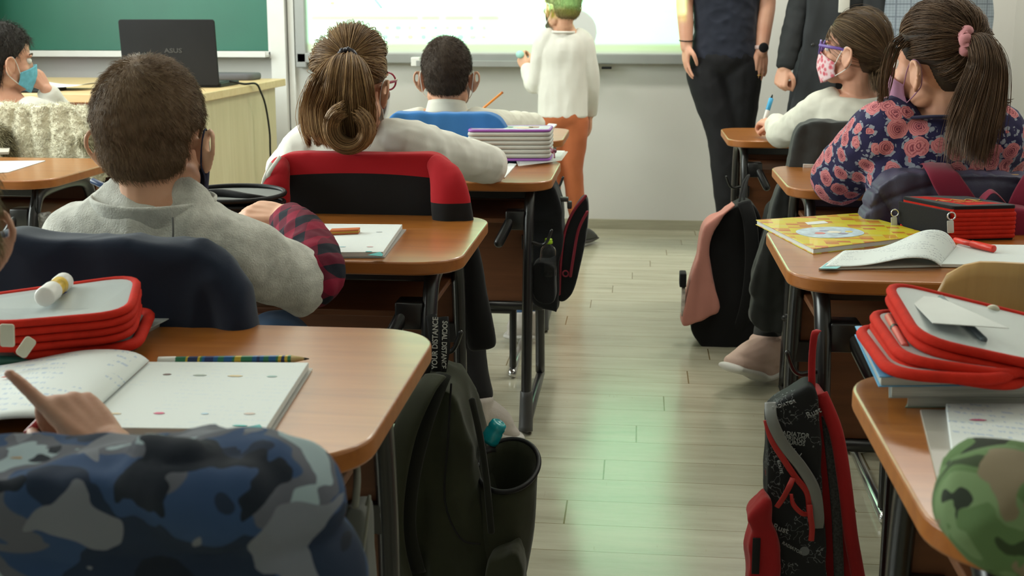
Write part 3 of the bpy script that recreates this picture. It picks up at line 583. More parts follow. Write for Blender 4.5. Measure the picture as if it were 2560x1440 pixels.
# ---- clothes and bodies
def ring(H, z, rx, ry, y0=0, n=12, tilt=0.): return [H.w((rx*math.cos(a), y0+ry*math.sin(a), z+tilt*math.sin(a))) for a in np.arange(n)*2*PI/n]
def person(label, H, skinm, loc, neck, shl, shr, ell, elr, wrl, wrr, hands, torso, tw=1., legs=None, shirt=None, trousers=None, shoe=None, wr=None, k=1., sleeve=(1., 1.), tside=(1, 0, 0), short=False, vox=.0038, adult=False, ears=True, puff=0., group=None):
    """one continuous body with clothing parts; torso = [(point, half width, half depth)...] from the pelvis up"""
    t = thing('person', label, 'person', loc, group=group); s = S(); head_shells(s, H, ears)
    s.tube([H.w((0, -.020, -.045)), H.w((0, -.026, -.085)), neck], [(.046*k, .048*k), (.044*k, .047*k), (.055*k, .055*k)], 16, sub=3)
    s.tube([p for p, a, b in torso]+[np.array(neck)], [(a*.88, b*.86) for p, a, b in torso]+[(.06*k, .05*k)], 18, side=tside, sub=3)
    for A, B, C_ in ((shl, ell, wrl), (shr, elr, wrr)): 
        s.tube([np.array(neck)*.35+np.array(A)*.65, A, (np.array(A)+B)/2, B, (np.array(B)+C_)/2, C_], [x*k for x in (.045, .046, .040, .034, .031, .0235)], 14, sub=3)
    for h in hands: hand(s, *h[0], **h[1])
    if legs:
        for hp, kn, an, fo in legs:
            s.tube([hp, (np.array(hp)+kn)/2, kn, (np.array(kn)*.6+np.array(an)*.4), an], [x*k for x in (.075, .066, .048, .048, .032)], 14, sub=3)
            s.tube([an, (np.array(an)+fo)/2+(0, 0, -.01), fo], [x*k for x in (.030, .024, .018)], 10, sub=2)
    b = blob('body', s, skinm, t, vox, 4)
    if shirt:
        s = S(); gx = .010*k
        s.tube([p for p, a, b_ in torso]+[np.array(neck)+(0, 0, -.012)], [(a+gx*.6, b_+gx*.6) for p, a, b_ in torso]+[(.062*k, .055*k)], 22, side=tside, sub=3, cap=.3)
        for j, (A, B, C_) in enumerate(((shl, ell, wrl), (shr, elr, wrr))):
            A, B, C_ = map(np.array, (A, B, C_)); e = sleeve[j]
            if e < 1: C2 = A+(B-A)*e*2 if e < .5 else B+(C_-B)*(e-.5)*2
            else: C2 = C_
            pts = [np.array(neck)*.4+A*.6, A, (A+B)/2, B]+([(B+C2)/2, C2] if e > .5 else []); rr = [.050, .056, .052, .048, .045, .033]
            if e <= .5: pts = pts[:2]+[(A+C2)/2, C2]; rr = [.05, .056, .054, .052]
            s.tube(pts, [(x+puff)*k for x in rr][:len(pts)], 16, sub=4, cap=.35)
        blob('shirt', s, shirt, t, .0055, 5, wr or wrinkle(.004, 13, H.c[0]*7, (1, 1, 1.3)))
    if legs and trousers:
        s = S()
        p0 = torso[0][0]; s.ell(np.array(p0)+(0, 0, -.0), (torso[0][1]*1.02, torso[0][2]*1.08, .085*k))
        for hp, kn, an, fo in legs: s.tube([np.array(p0)*.4+np.array(hp)*.6, hp, (np.array(hp)+kn)/2, kn, (np.array(kn)*.5+np.array(an)*.5), np.array(an)+(0, 0, .015)], [x*k for x in (.078, .084, .074, .060, .052, .043)], 16, sub=4, cap=.35)
        blob('trousers', s, trousers, t, .007, 5, wrinkle(.004, 11, 3.1, (1, 1, .7)))
    if legs and shoe:
        for hp, kn, an, fo in legs: make_shoe(t, an, fo, k, *shoe)
    return t, b
def make_shoe(t, an, fo, k, um, sm, ks=1.):
    k = k*ks
    an, fo = np.array(an, float), np.array(fo, float); d = fo-an; d[2] = 0; d = nrm(d)*k; zs = min(an[2]-.055*k, fo[2]-.015); f3 = nrm(fo-an)
    base = np.array((an[0], an[1], an[2]-.052*k)); toe = fo+d*.03; lat = np.cross(d, (0, 0, 1))
    s = S(); s.tube([an+(0, 0, .020*ks), base+(0, 0, .022)], [.043*k, .043*k], 14, sub=1, cap=.3); s.tube([an+(0, 0, -.01), (an+toe)/2+(0, 0, -.006), toe-d*.03+(0, 0, .006)], [.042*k, .037*k, .026*k], 14, sub=3); s.tube([base-d*.022+(0, 0, .010), base+d*.02+(0, 0, .012), (base+toe)/2+(0, 0, .006), toe-d*.02], [(.031*k, .030*k), (.036*k, .034*k), (.037*k, .028*k), (.034*k, .022*k)], 14, side=lat, sub=4)
    sh = blob('shoe', s, um, t, .004, 5)
    s = S(); s.tube([base-d*.028+(0, 0, -.012), base+d*.03+(0, 0, -.013), (base+toe)/2+(0, 0, -.014), toe+d*.0+(0, 0, -.008)], [(.034*k, .014*k), (.038*k, .014*k), (.041*k, .013*k), (.037*k, .011*k)], 14, side=lat, sub=4, cap=1.)
    blob('sole', s, sm, sh, .004, 3)
def collar(H, t, m, pts, r=.006, name='collar'): return mesh(name, S().tube(pts, r, 10, sub=4, closed=True), m, t)
A_ = lambda *x: np.array(x, float)
# garment materials
white_knit = fabric('white_cotton', (.70, .685, .63), 700, var=.05)
cream = fabric('cream_cotton', (.63, .61, .53), 700, var=.05)
grey_fl = mat('grey_fleece', (.56, .555, .51), .95, .20, 45, bs=380, bst=.6, bd=.003, sheen=.25, spec=.2)
jeans = fabric('blue_denim', (.055, .12, .25), 500, var=.2); blackcloth = fabric('black_cloth', (.012, .012, .013), 600, var=.2); darkleg = fabric('charcoal_leggings', (.022, .024, .024), 600)
orange_c = fabric('rust_orange_cloth', (.42, .12, .045), 500, var=.12); darkshoe = mat('dark_shoe', (.03, .03, .032), .5); darksole = mat('dark_sole', (.05, .045, .04), .6)
wshoe = mat('white_sneaker', (.55, .50, .46), .6, .1, bs=200); wsole = mat('white_sole', (.62, .60, .56), .5, .05); pshoe = mat('pink_sneaker', (.58, .40, .33), .6, .06, bs=150)
def plaid_mat():
    m, n, b = newmat('red_plaid'); c = n('SeparateXYZ', Vector=n.co((1, 1, 1), (.4, .55, .3)))
    a = n.m('GREATER_THAN', n.m('SINE', n.m('MULTIPLY', c.outputs[0], 150.)), .0); d = n.m('GREATER_THAN', n.m('SINE', n.m('MULTIPLY', c.outputs[2], 150.)), .0)
    e = n.mix(n.m('MULTIPLY', n.m('ADD', a, d), .5), (.22, .012, .035), (.010, .012, .020)); P(b, n, color=e, rough=.9, spec=.2, normal=bump(n, n('TexNoise', Vector=n.co(), Scale=600.).outputs[0], .3, .001)); return m
def rose_mat():
    m, n, b = newmat('navy_rose_print'); d = n('TexNoise', Vector=n.co(), Scale=75., Detail=2.)
    va = n('VectorMath', _operation='ADD'); n.set(va.inputs[0], n.co()); vs = n('VectorMath', _operation='SCALE'); n.set(vs.inputs[0], d.outputs[1]); vs.inputs['Scale'].default_value = .009; n.set(va.inputs[1], vs.outputs[0])
    v = n('TexVoronoi', Vector=va.outputs[0], Scale=25., Randomness=.6); dist = v.outputs['Distance']
    v2 = n('TexVoronoi', Vector=n.co(loc=(.3, .2, .1)), Scale=82.)
    rs = n('SeparateXYZ', Vector=v.outputs['Color']); rr = n.m('ADD', .40, n.m('MULTIPLY', rs.outputs[0], .16))
    swirl = n.m('SINE', n.m('ADD', n.m('MULTIPLY', dist, 62.), n.m('MULTIPLY', d.outputs[0], 16.)))
    rose = n.ramp(n.m('ADD', n.m('MULTIPLY', swirl, .30), n.m('MULTIPLY', dist, 1.5)), [(-.0, (.14, .03, .05)), (.30, (.40, .10, .12)), (.62, (.60, .21, .22))])
    leaf = n.m('MULTIPLY', n.m('LESS_THAN', dist, n.m('ADD', rr, .12)), n.m('LESS_THAN', v2.outputs['Distance'], .52)); navy = (.022, .018, .065)
    leafc = n.mix(v2.outputs['Distance'], (.30, .31, .36), (.17, .18, .24))
    c = n.mix(leaf, navy, leafc); c = n.mix(n.m('LESS_THAN', dist, rr), c, rose)
    P(b, n, color=c, rough=.85, spec=.2, sheen=.05, normal=bump(n, n('TexNoise', Vector=n.co(), Scale=700.).outputs[0], .2, .0008)); return m
plaid, rose = plaid_mat(), rose_mat()
def seatleg(x, y, sg, dx=.085, ky=.36, ay=.30, dz=0.): return (A_(x+sg*dx*.8, y+.04, .455), A_(x+sg*dx, y+ky, .475), A_(x+sg*dx, y+ay, .085), A_(x+sg*dx*1.1, y+ay+.13, .03))
def T_(x, y, zt, w=1., d=1., lean=0.): # torso rings of a seated child
    return [(A_(x, y, .47), .125*w, .095*d), (A_(x, y-.005+lean*.2, .55), .118*w, .09*d), (A_(x, y+lean*.5, .65), .120*w, .088*d), (A_(x, y+lean*.8, zt-.075), .128*w, .085*d), (A_(x, y+lean, zt-.022), .118*w, .066*d)]
# ---- 1 the boy in the grey sweatshirt
H = Head(W(385, 338, 1.76), 1.02, -4, 2)
nb_ = W(386, 520, 1.75); x0, y0 = nb_[0], 1.745
t, b = person('seated boy seen from behind in a grey sweatshirt with red plaid sleeve, dark mask', H, SK, (x0, y0, 0), nb_, W(212, 608, 1.75), W(568, 622, 1.75), W(135, 700, 1.84), W(768, 712, 1.86),
    W(300, 600, 2.10), W(716, 540, 2.08), [((W(716, 540, 2.08), A_(-1, .15, .10), A_(.1, -.55, .85), A_(-.2, -1, -.3)), dict(sc=.80, curl=(.55, .6, .6, .6), tc=.5)),
    ((W(300, 600, 2.10), A_(.3, .3, 1), A_(-1, -.3, .3), A_(0, .5, 1)), dict(sc=.74, curl=(.6, .7, .7, .7)))], T_(x0, y0, nb_[2]+.012, 1.05, 1.05), shirt=grey_fl, trousers=jeans, shoe=(wshoe, wsole),
    legs=[seatleg(x0, y0, -1), seatleg(x0, y0, 1)], sleeve=(1., .5), puff=.006, wr=wrinkle(.009, 8.5, 2.2, (1.3, 1, .8)))
face_parts(H, b); hm1 = hairmat('hair_brown_short', (.10, .058, .030), (.19, .115, .062), (.34, .23, .12)); hb1 = mat('hair_under_brown', (.15, .092, .052), .75, .2, 40)
short_hair(H, b, hm1, hb1, 15000, .011, .00030)
facemask(H, b, mat('navy_mask', (.012, .016, .05), .8))
mesh('mask_strap', S().tube([H.w((.080, .008, .002)), H.w((.080, .012, -.030)), H.w((.074, .016, -.060)), H.w((.060, .035, -.095))], [(.004, .0015), (.0055, .0015), (.007, .002), (.008, .002)], 8, side=(0, 1, 0), sub=4), mat('navy_mask', 0), b)
s = S(); e1, w1 = W(786, 688, 1.86), W(716, 540, 2.08); s.tube([W(700, 700, 1.83), e1, (e1+w1)/2+A_(.006, 0, .01), w1+(e1-w1)*.08], [.040, .050, .044, .035], 18, sub=6, cap=.3)
blob('plaid_sleeve', s, plaid, t, .005, 4, wrinkle(.0035, 20, 1.1, (1, 1, 1)))
# stand-up collar, pulled up at its left end
cl = []
for a in np.linspace(-PI*1.28, PI*.28, 26):
    k = abs((a+PI/2)/(PI*.78)); cl.append((a, k))
def colf(u, v):
    a, k = np.interp(u, np.linspace(0, 1, 26), [q[0] for q in cl]), abs(u-.5)*2
    r = .064+.012*v+.012*k; z = -.140-.004*k+v*(.036+.020*k*(1 if u < .5 else .5)); q = H.c+A_(math.cos(a)*r*1.12, math.sin(a)*r-.018, z*.97+.004); return q
mesh('collar', S().grid(colf, 40, 7), grey_fl, t, solid=.006, subsurf=1)
mesh('back_seam', S().tube([W(432, 545, 1.655), W(433, 580, 1.650), W(431, 610, 1.650)], .0016, 6), mat('seam_dark', (.12, .12, .115), .9), t)
# ---- 2 the pony-tail girl in white
H = Head(W(886, 203, 2.72), 1.0, -20, 0, 3)
nb_ = W(892, 322, 2.73); x0, y0 = nb_[0], 2.73
ger, gel = G(1222, 412, .700), G(716, 436, .700); wr_ = A_(ger[0]-.20, ger[1]+.10, .70); wl_ = A_(gel[0]+.14, gel[1]+.12, .70)
t, b = person('seated girl with long wavy light-brown pony tail, white top, red glasses and white mask', H, SK, (x0, y0, 0), nb_, W(772, 372, 2.73), W(1022, 362, 2.73), gel, ger,
    wl_, wr_, [((wr_, A_(-.8, .6, 0), A_(0, 0, 1), A_(-.5, -1, 0)), dict(sc=.76, curl=(.3, .3, .35, .4))), ((wl_, A_(.8, .6, 0), A_(0, 0, 1), A_(.5, -1, 0)), dict(sc=.76, curl=(.5,)*4))],
    T_(x0, y0, nb_[2]+.004, 1.02, 1.), shirt=white_knit, trousers=blackcloth, shoe=(wshoe, wsole), puff=.004, wr=wrinkle(.0045, 12, 6.1, (1, 1, 1.2)),
    legs=[seatleg(x0, y0, -1), (A_(x0+.07, y0+.04, .455), A_(x0+.175, y0+.28, .46), W(1192, 1012, 2.85), G(1268, 1085, .03))])
face_parts(H, b); hm2 = hairmat('hair_light_brown', (.13, .068, .028), (.29, .165, .07), (.50, .33, .15), .36); hb2 = mat('hair_under_light_brown', (.13, .072, .03), .7, .3, 30)
tie = H.l(W(868, 147, 2.615)); tie = tie*1.0
pulled_hair(H, b, tie, hm2, hb2, 5200, .00065, 14, 5)
tp = W(868, 147, 2.60)
tail('pony_tail', b, [tp, W(862, 160, 2.56), W(856, 205, 2.535), W(852, 265, 2.55), W(852, 325, 2.56), W(858, 372, 2.57)], [.016, .040, .070, .082, .080, .050], hm2, hb2, 4200, .0007, 24, 9, .006, 1.6, clump=26)
tail('side_lock', b, [tp, W(845, 175, 2.56), W(810, 235, 2.57), W(788, 300, 2.58), W(792, 372, 2.60)], [.012, .028, .036, .036, .020], hm2, hb2, 1500, .0007, 20, 4, .005, 1.4)
# the big curl at the lower end of the tail
cu = []; rs = np.random.RandomState(3); cc_ = W(872, 322, 2.47)
for i in range(1500):
    a0 = rs.uniform(-.5, .5); R0 = rs.uniform(.026, .060); yy = rs.uniform(-.022, .028); ln = rs.uniform(3.2, 4.8)
    cu.append([cc_+A_(math.cos(a)*R0*(1-.14*(a/5)), yy+abs(R0-.045)*.8, math.sin(a)*R0*1.05*(1-.14*(a/5))) for a in np.linspace(2.3+a0, 2.3+a0+ln, 18)])
tubes('curl_strands', cu, np.full(18, .00075), hm2, b)
sc_ = S()
for i in range(9):
    a = i*.7; q = tp+A_(math.cos(a)*.020*.9, -.004+.006*math.sin(a*2), math.sin(a)*.020)
    sc_.ell(q, (.006, .005, .007), n=10, m=7)
mesh('hair_band', sc_.tube([tp+A_(math.cos(a)*.019, 0, math.sin(a)*.019) for a in np.arange(12)*PI/6], .0062, 8, closed=True), mat('dark_hair_band', (.02, .018, .03), .3, .3), b)
facemask(H, b, mat('white_mask', (.7, .72, .74), .8), mat('white_strap', (.75, .75, .72), .7)); gl = S()
def glasses(H, body, m, r=.0022):
    g = S()
    for k in (-1, 1):
        g.tube([H.w((k*.033+.024*math.cos(a), .094-.006*abs(math.cos(a))*(1 if k*math.cos(a) > 0 else 0), -.002+.020*math.sin(a))) for a in np.arange(16)*PI/8], r*H.s, 8, sub=2, closed=True)
        g.tube([H.w((k*.058, .090, .004)), H.w((k*.072, .060, .003)), H.w((k*.080, .006, .000)), H.w((k*.079, -.012, -.012))], [(r*1.6, r)]*4, 8, side=(0, 0, 1), sub=3)
    g.tube([H.w((-.010, .095, .002)), H.w((0, .098, .006)), H.w((.010, .095, .002))], r*H.s, 8); o = mesh('glasses', g, m, body); return o
glasses(H, b, mat('raspberry_frame', (.30, .02, .06), .3))
mesh('earring', S().ell(H.w((.080, .000, -.054)), .0028), mat('earring_red', (.4, .05, .08), .2), b)
# ---- 3 the boy on the blue jacket chair
H = Head(W(1118, 186, 3.70), 1.0, 2, 3)
nb_ = W(1122, 283, 3.70); x0, y0 = nb_[0], 3.70; er = G(1330, 318, .700); wr_ = W(1222, 306, 4.12); wr_[2] = .70; el = G(985, 345, .70)
t, b = person('seated short-haired boy in white on the blue jacket chair, bare head seen from behind', H, SK2, (x0, y0, 0), nb_, W(1026, 318, 3.70), W(1222, 318, 3.70), el, er,
    el+A_(.10, .14, 0), wr_, [((wr_, A_(-.6, .8, .1), A_(0, -.2, 1), A_(-1, -.3, 0)), dict(sc=.74, curl=(.6, .7, .8, .8)))], T_(x0, y0, nb_[2]+.0, 1., 1.), shirt=cream, trousers=jeans, shoe=(wshoe, wsole),
    legs=[seatleg(x0, y0, -1), (A_(x0+.07, y0+.04, .455), W(1322, 500, 4.02), W(1318, 792, 3.88), G(1290, 832, .03))], puff=.002)
face_parts(H, b); hm3 = hairmat('hair_dark_brown_short', (.022, .013, .008), (.045, .026, .015), (.085, .050, .028)); hb3 = mat('hair_under_dark', (.035, .021, .012), .8, .2, 40)
short_hair(H, b, hm3, hb3, 9000, .009, .0004, 1.045, 6)
mesh('collar', S().grid(lambda u, v: H.c+A_(math.cos(u*2*PI)*(.056+.012*(1-v)), math.sin(u*2*PI)*(.056+.008*(1-v))-.012, -.128+v*.045-.012*math.sin(u*2*PI)), 33, 5), cream, t, solid=.004)
facemask(H, b, mat('white_mask', 0), mat('white_strap', 0))
# ---- 4 the boy at the board
Y4 = 5.46; H = Head(W(1405, 14, Y4), .97, 42, 3); nb_ = W(1410, 74, Y4+.01); x0 = nb_[0]
pel = W(1407, 290, Y4+.02); wl_ = W(1316, 172, Y4+.20)
legs = [(pel+A_(-.05, 0, -.03), pel+A_(-.055, -.01, -.25), A_(pel[0]-.05, Y4+.06, .085), A_(pel[0]-.11, Y4+.19, .03)), (pel+A_(.05, 0, -.03), W(1432, 410, Y4+.02), A_(W(1446, 500, Y4+.05)[0], Y4+.10, .085), A_(W(1474, 560, Y4)[0], Y4+.24, .03))]
t, b = person('small child standing at the projected board in white top and rust-orange trousers', H, SK, (x0, Y4, 0), nb_, W(1362, 106, Y4), W(1458, 104, Y4+.02), W(1338, 212, Y4+.04), W(1476, 196, Y4+.04),
    wl_, W(1476, 286, Y4+.10), [((wl_, A_(-.5, .5, .9), A_(-.5, -.8, .1), A_(.7, .3, .5)), dict(sc=.80, curl=(.75, .8, .8, .8), tc=.6)), ((W(1476, 286, Y4+.10), A_(0, .1, -1), A_(1, 0, 0), A_(0, 1, 0)), dict(sc=.74, curl=(.3,)*4))],
    [(pel+A_(0, 0, .0), .112, .085), (pel+A_(0, 0, .10), .108, .082), (pel+A_(0, 0, .22), .106, .08), (nb_+A_(-.003, 0, -.085), .110, .076), (nb_+A_(0, 0, -.028), .098, .056)], shirt=white_knit, trousers=orange_c, shoe=(darkshoe, darksole), legs=legs, k=.86, puff=.003, vox=.004, wr=wrinkle(.005, 9, 9.1, (1.4, 1, .5)))
face_parts(H, b, brow=(.25, .17, .09)); hm4 = hairmat('hair_sandy_short', (.13, .085, .04), (.24, .165, .08), (.36, .26, .13)); hb4 = mat('hair_under_sandy', (.20, .135, .07), .8, .2, 40)
short_hair(H, b, hm4, hb4, 6000, .009, .0005, 1.045, 3); facemask(H, b, mat('white_mask', 0), mat('white_strap', 0))
collar(H, t, white_knit, ring(H, -.118, .052, .050, -.018), .006)
tag(mesh('board_eraser', S().ell(W(1300, 136, Y4+.215), (.020, .016, .018)), mat('mint_plastic', (.35, .62, .58), .5)), 'pale mint board eraser held up in the fist of the child at the board', 'eraser')
# ---- 5, 6, 7 the standing adults
def adult(label, cx, Y, H0, skinm, shl, ell, wrl, shr, elr, wrr, hands, hipw, shirt, trousers, legs, hem, sleeve, shoe, tw=1., name='person', wr=None, hmat=None):
    H = Head(A_(cx, Y, H0-.12), 1.12, 180+R3.uniform(-6, 6), 4); nb = A_(cx, Y+.02, H0-.285)
    pel = A_(cx, Y, hem+.06)
    torso = [(pel, hipw, .105), (pel+A_(0, 0, .12), hipw*.9, .10), (A_(cx, Y, (pel[2]+nb[2])/2+.02), .145*tw, .10), (A_(cx, Y, nb[2]-.16), .165*tw, .105), (A_(cx, Y, nb[2]-.05), .150*tw, .085)]
    t, b = person(label, H, skinm, (cx, Y, 0), nb, shl, shr, ell, elr, wrl, wrr, hands, torso, shirt=shirt, trousers=trousers, shoe=shoe, legs=legs, k=1.15, sleeve=sleeve, vox=.0042, wr=wr, ears=True)
    face_parts(H, b, brow=(.05, .03, .02)); facemask(H, b, mat('white_mask', 0), mat('white_strap', 0)); hb = mat('hair_adult_dark', (.04, .025, .015), .6, .2, 60, bs=260, bst=.6, bd=.003, st=(3, 3, .4))
    s = S(); H.ell(s, CR_C, CR_R*1.08); H.ell(s, (0, -.035, -.02), (.07, .066, .075))
    blob('hair', s, hb, b, .005, 5, lambda p, n_: (lambda q: -.02*min(1, max(0, (np.interp(q[1], [-.05, 0, .03, .06], [-.09, -.03, .0, .066])-q[2])/.01)))(H.l(p))); return t, b, H
Ya = 5.55
navy_k = fabric('navy_knit', (.016, .019, .032), 500, var=.15); blk_tr = mat('black_trousers', (.010, .010, .012), .8, .2, 12, bs=60, bst=.3, bd=.004, spec=.25)
t, b, H = adult('teacher standing in navy top and black trousers wearing a round black watch', W(1814, 60, Ya)[0], Ya, 1.66, SK3, W(1742, -110, Ya), W(1712, -5, Ya-.02), W(1716, 118, Ya-.05), W(1888, -110, Ya), W(1918, 0, Ya-.01), W(1904, 130, Ya-.05),
    [((W(1716, 112, Ya-.05), A_(-.02, -.10, -1), A_(-1, -.35, 0), A_(.3, -1, 0)), dict(sc=.92, curl=(.18, .26, .32, .38), spread=.28, r=.9)), ((W(1904, 124, Ya-.05), A_(.0, -.06, -1), A_(.5, -1, .0), A_(-.8, -.6, 0)), dict(sc=.95, curl=(.15, .2, .26, .32), spread=.28, r=.9))],
    .150, navy_k, blk_tr, [(W(1768, 180, Ya), W(1806, 345, Ya-.02), A_(W(1824, 560, Ya)[0], Ya, .09), A_(W(1800, 560, Ya)[0], Ya-.13, .03)), (W(1852, 180, Ya), W(1846, 345, Ya+.02), A_(W(1850, 560, Ya)[0], Ya+.08, .09), A_(W(1862, 560, Ya)[0], Ya-.06, .03))],
    .83, (.42, .42), (darkshoe, darksole), 1.0)
wc = W(1909, 119, Ya-.095)
wt = mesh('watch', S().lathe([(.0, -.004), (.021, -.004), (.022, .002), (.020, .007), (.0, .007)], wc, (0.15, -1, 0), 24), M['black'], t, bevel=.001)
mesh('watch_strap', S().tube([W(1904, 119, Ya-.05)+A_(math.cos(a)*.030, math.sin(a)*.031, .002*math.sin(2*a)) for a in np.arange(14)*2*PI/14], [(.009, .002)]*14, 8, side=(0, 0, 1), closed=True), mat('pale_pink_strap', (.5, .36, .34), .5), wt)
mesh('bracelet', S().tube([W(1716, 101, Ya-.045)+A_(math.cos(a)*.031, math.sin(a)*.033, .003*math.sin(a)) for a in np.arange(14)*2*PI/14], .0025, 6, closed=True), M['black'], t)
mesh('ring', S().tube([W(1898, 188, Ya-.065)+A_(math.cos(a)*.010, math.sin(a)*.011, 0) for a in np.arange(10)*2*PI/10], .0018, 6, closed=True), mat('gold', (.7, .45, .12), .3, metal=1.), t)
Yb = 5.35
suit = mat('charcoal_suit', (.022, .024, .026), .8, .15, 8, bs=600, bst=.3, spec=.25); coatm = mat('dark_coat', (.035, .038, .042), .85, .2, 6, bs=600, bst=.3, spec=.2)
t, b, H = adult('adult standing in a dark suit and coat, hand closed in a loose fist', W(2112, 60, Yb)[0], Yb, 1.76, SK3, W(2020, -130, Yb), W(2000, 20, Yb-.03), W(1962, 168, Yb-.10), W(2205, -130, Yb), W(2216, 30, Yb), W(2210, 160, Yb-.02),
    [((W(1960, 166, Yb-.10), A_(-.18, -.12, -1), A_(-.7, -.7, .1), A_(.6, -.8, 0)), dict(sc=.95, curl=(1.3, 1.3, 1.3, 1.3), tc=.45)), ((W(2210, 160, Yb-.02), A_(0, -.05, -1), A_(1, -.4, 0), A_(-.4, -1, 0)), dict(sc=.95, curl=(.4,)*4))],
    .150, suit, blk_tr, [(W(2070, 190, Yb), W(2068, 370, Yb), A_(W(2070, 560, Yb)[0], Yb, .09), A_(W(2062, 560, Yb)[0], Yb-.14, .03)), (W(2150, 190, Yb), W(2150, 370, Yb), A_(W(2150, 560, Yb)[0], Yb+.02, .09), A_(W(2160, 560, Yb)[0], Yb-.12, .03))],
    .80, (1., 1.), (darkshoe, darksole), 1.05)
# open knee-length coat worn over the suit
s = S(); X0, X1 = W(2022, 0, Yb)[0], W(2205, 0, Yb)[0]
s.prism([(X0+.03, 1.38), (X0-.015, 1.20), (X0-.035, .95), (X0-.085, .64), (X0+.02, .62), (X0+.10, .64), (X0+.125, 1.0), (X0+.13, 1.38)], .030, (0, Yb-.095, 0), (1, 0, 0), (0, 0, 1))
s.prism([(X1-.10, 1.38), (X1-.10, 1.0), (X1-.09, .62), (X1+.02, .62), (X1+.01, 1.0), (X1-.02, 1.38)], .030, (0, Yb-.095, 0), (1, 0, 0), (0, 0, 1))
s.prism([(X0+.0, 1.38), (X0-.03, .95), (X0-.06, .62), (X1+.02, .62), (X1+.0, 1.38)], .03, (0, Yb+.165, 0), (1, 0, 0), (0, 0, 1))
s.box((X0-.005, Yb+.03, 1.02), (.03, .24, .72)); s.box((X1+.005, Yb+.03, 1.02), (.03, .24, .72))
blob('coat', s, coatm, t, .009, 8, wrinkle(.006, 8, 4.4, (1.3, 1, .4)))
mesh('shirt_front', S().box((W(2110, 20, Yb-.13)[0], Yb-.128, 1.22), (.045, .012, .26)), white_knit, t, bevel=.004); mesh('coat_button', S().lathe([(.008, 0), (.007, .003)], W(2032, 112, Yb-.13), (0, -1, 0), 12), M['steel'], t)
def check_mat(name, c1, c2, c3, s1=260., s2=60.):
    m, n, b = newmat(name); c = n('SeparateXYZ', Vector=n.co())
    ln = lambda v, f, w: n.m('GREATER_THAN', n.m('ABSOLUTE', n.m('SINE', n.m('MULTIPLY', v, f))), w)
    a = n.mix(n.m('MULTIPLY', n.m('ADD', n.m('ABSOLUTE', n.m('SINE', n.m('MULTIPLY', c.outputs[0], s1))), n.m('ABSOLUTE', n.m('SINE', n.m('MULTIPLY', c.outputs[2], s1)))), .5), c1, c2)
    a = n.mix(n.m('MULTIPLY', n.m('MAXIMUM', ln(c.outputs[0], s2, .985), ln(c.outputs[2], s2, .985)), .6), a, c3); P(b, n, color=a, rough=.9, spec=.2); return m
glen = check_mat('grey_blue_check', (.16, .19, .22), (.26, .30, .34), (.09, .10, .13))
Yc = 5.25
t, b, H = adult('adult standing in a long pale grey-blue checked coat behind the seated girls', W(2343, 60, Yc)[0], Yc, 1.70, SK3, W(2262, -110, Yc), W(2240, 20, Yc), W(2244, 140, Yc-.04), W(2426, -110, Yc), W(2448, 20, Yc), W(2446, 140, Yc-.04),
    [((W(2244, 140, Yc-.04), A_(0, -.1, -1), A_(-1, -.3, 0), A_(.3, -1, 0)), dict(sc=.9, curl=(.4,)*4)), ((W(2446, 140, Yc-.04), A_(0, -.1, -1), A_(1, -.3, 0), A_(-.3, -1, 0)), dict(sc=.9, curl=(.4,)*4))],
    .165, glen, blk_tr, [(W(2310, 190, Yc), W(2312, 370, Yc), A_(W(2312, 560, Yc)[0], Yc, .09), A_(W(2300, 560, Yc)[0], Yc-.14, .03)), (W(2380, 190, Yc), W(2378, 370, Yc), A_(W(2380, 560, Yc)[0], Yc+.02, .09), A_(W(2390, 560, Yc)[0], Yc-.12, .03))],
    .72, (1., 1.), (darkshoe, darksole), 1.15, wr=wrinkle(.004, 8, 2.4, (1.3, 1, .4)))
s = S(); X0, X1 = W(2212, 0, Yc)[0], W(2476, 0, Yc)[0]; xm = (X0+X1)/2
s.tube([A_(xm, Yc+.01, .66), A_(xm, Yc+.01, .9), A_(xm, Yc+.01, 1.15), A_(xm, Yc+.01, 1.32)], [((X1-X0)/2, .15), ((X1-X0)/2, .145), ((X1-X0)/2-.005, .13), (.19, .10)], 24, side=(1, 0, 0), sub=4, cap=.15)
blob('coat', s, glen, t, .009, 6, wrinkle(.005, 8, 1.4, (1.3, 1, .4)))
# ---- 8 the girl with the purple glasses
H = Head(W(2134, 124, 3.76), 1.0, 68, 6); nb_ = W(2150, 232, 3.78); x0, y0 = nb_[0], 3.78
hc = G(1903, 316, .70); el = G(1985, 352, .70); el[1] = 4.03
t, b = person('seated girl in a cream top with purple glasses and pink-red mask, holding a marker', H, SK3, (x0, y0, 0), nb_, W(2056, 272, 3.80), W(2232, 282, 3.76), el+A_(0, 0, -.005), W(2262, 360, 3.92),
    hc+A_(.045, -.01, .012), A_(.80, 4.2, .69), [((hc+A_(.055, -.015, .008), A_(-.62, .78, .12), A_(-.2, -.2, 1), A_(-.8, -.3, .5)), dict(sc=.80, curl=(.9, .95, .95, .95), tc=.7))],
    T_(x0, y0, nb_[2]+.006, 1.05, 1.), shirt=cream, trousers=darkleg, shoe=(pshoe, wsole, 1.28), puff=.002,
    legs=[(A_(x0-.05, y0+.0, .455), A_(W(1960, 600, 3.9)[0], 3.98, .44), W(1918, 868, 3.52), W(1848, 905, 3.42)), (A_(x0+.06, y0+.04, .455), A_(x0+.08, y0+.34, .46), A_(x0+.10, y0+.25, .085), A_(x0+.10, y0+.36, .03))])
face_parts(H, b); hm5 = hairmat('hair_mid_brown', (.07, .042, .022), (.16, .10, .052), (.30, .20, .11)); hb5 = mat('hair_under_mid', (.07, .042, .024), .75, .3, 30)
tie5 = A_(-.01, -.108, -.012)
pulled_hair(H, b, tie5, hm5, hb5, 4000, .0007, 12, 8, .008)
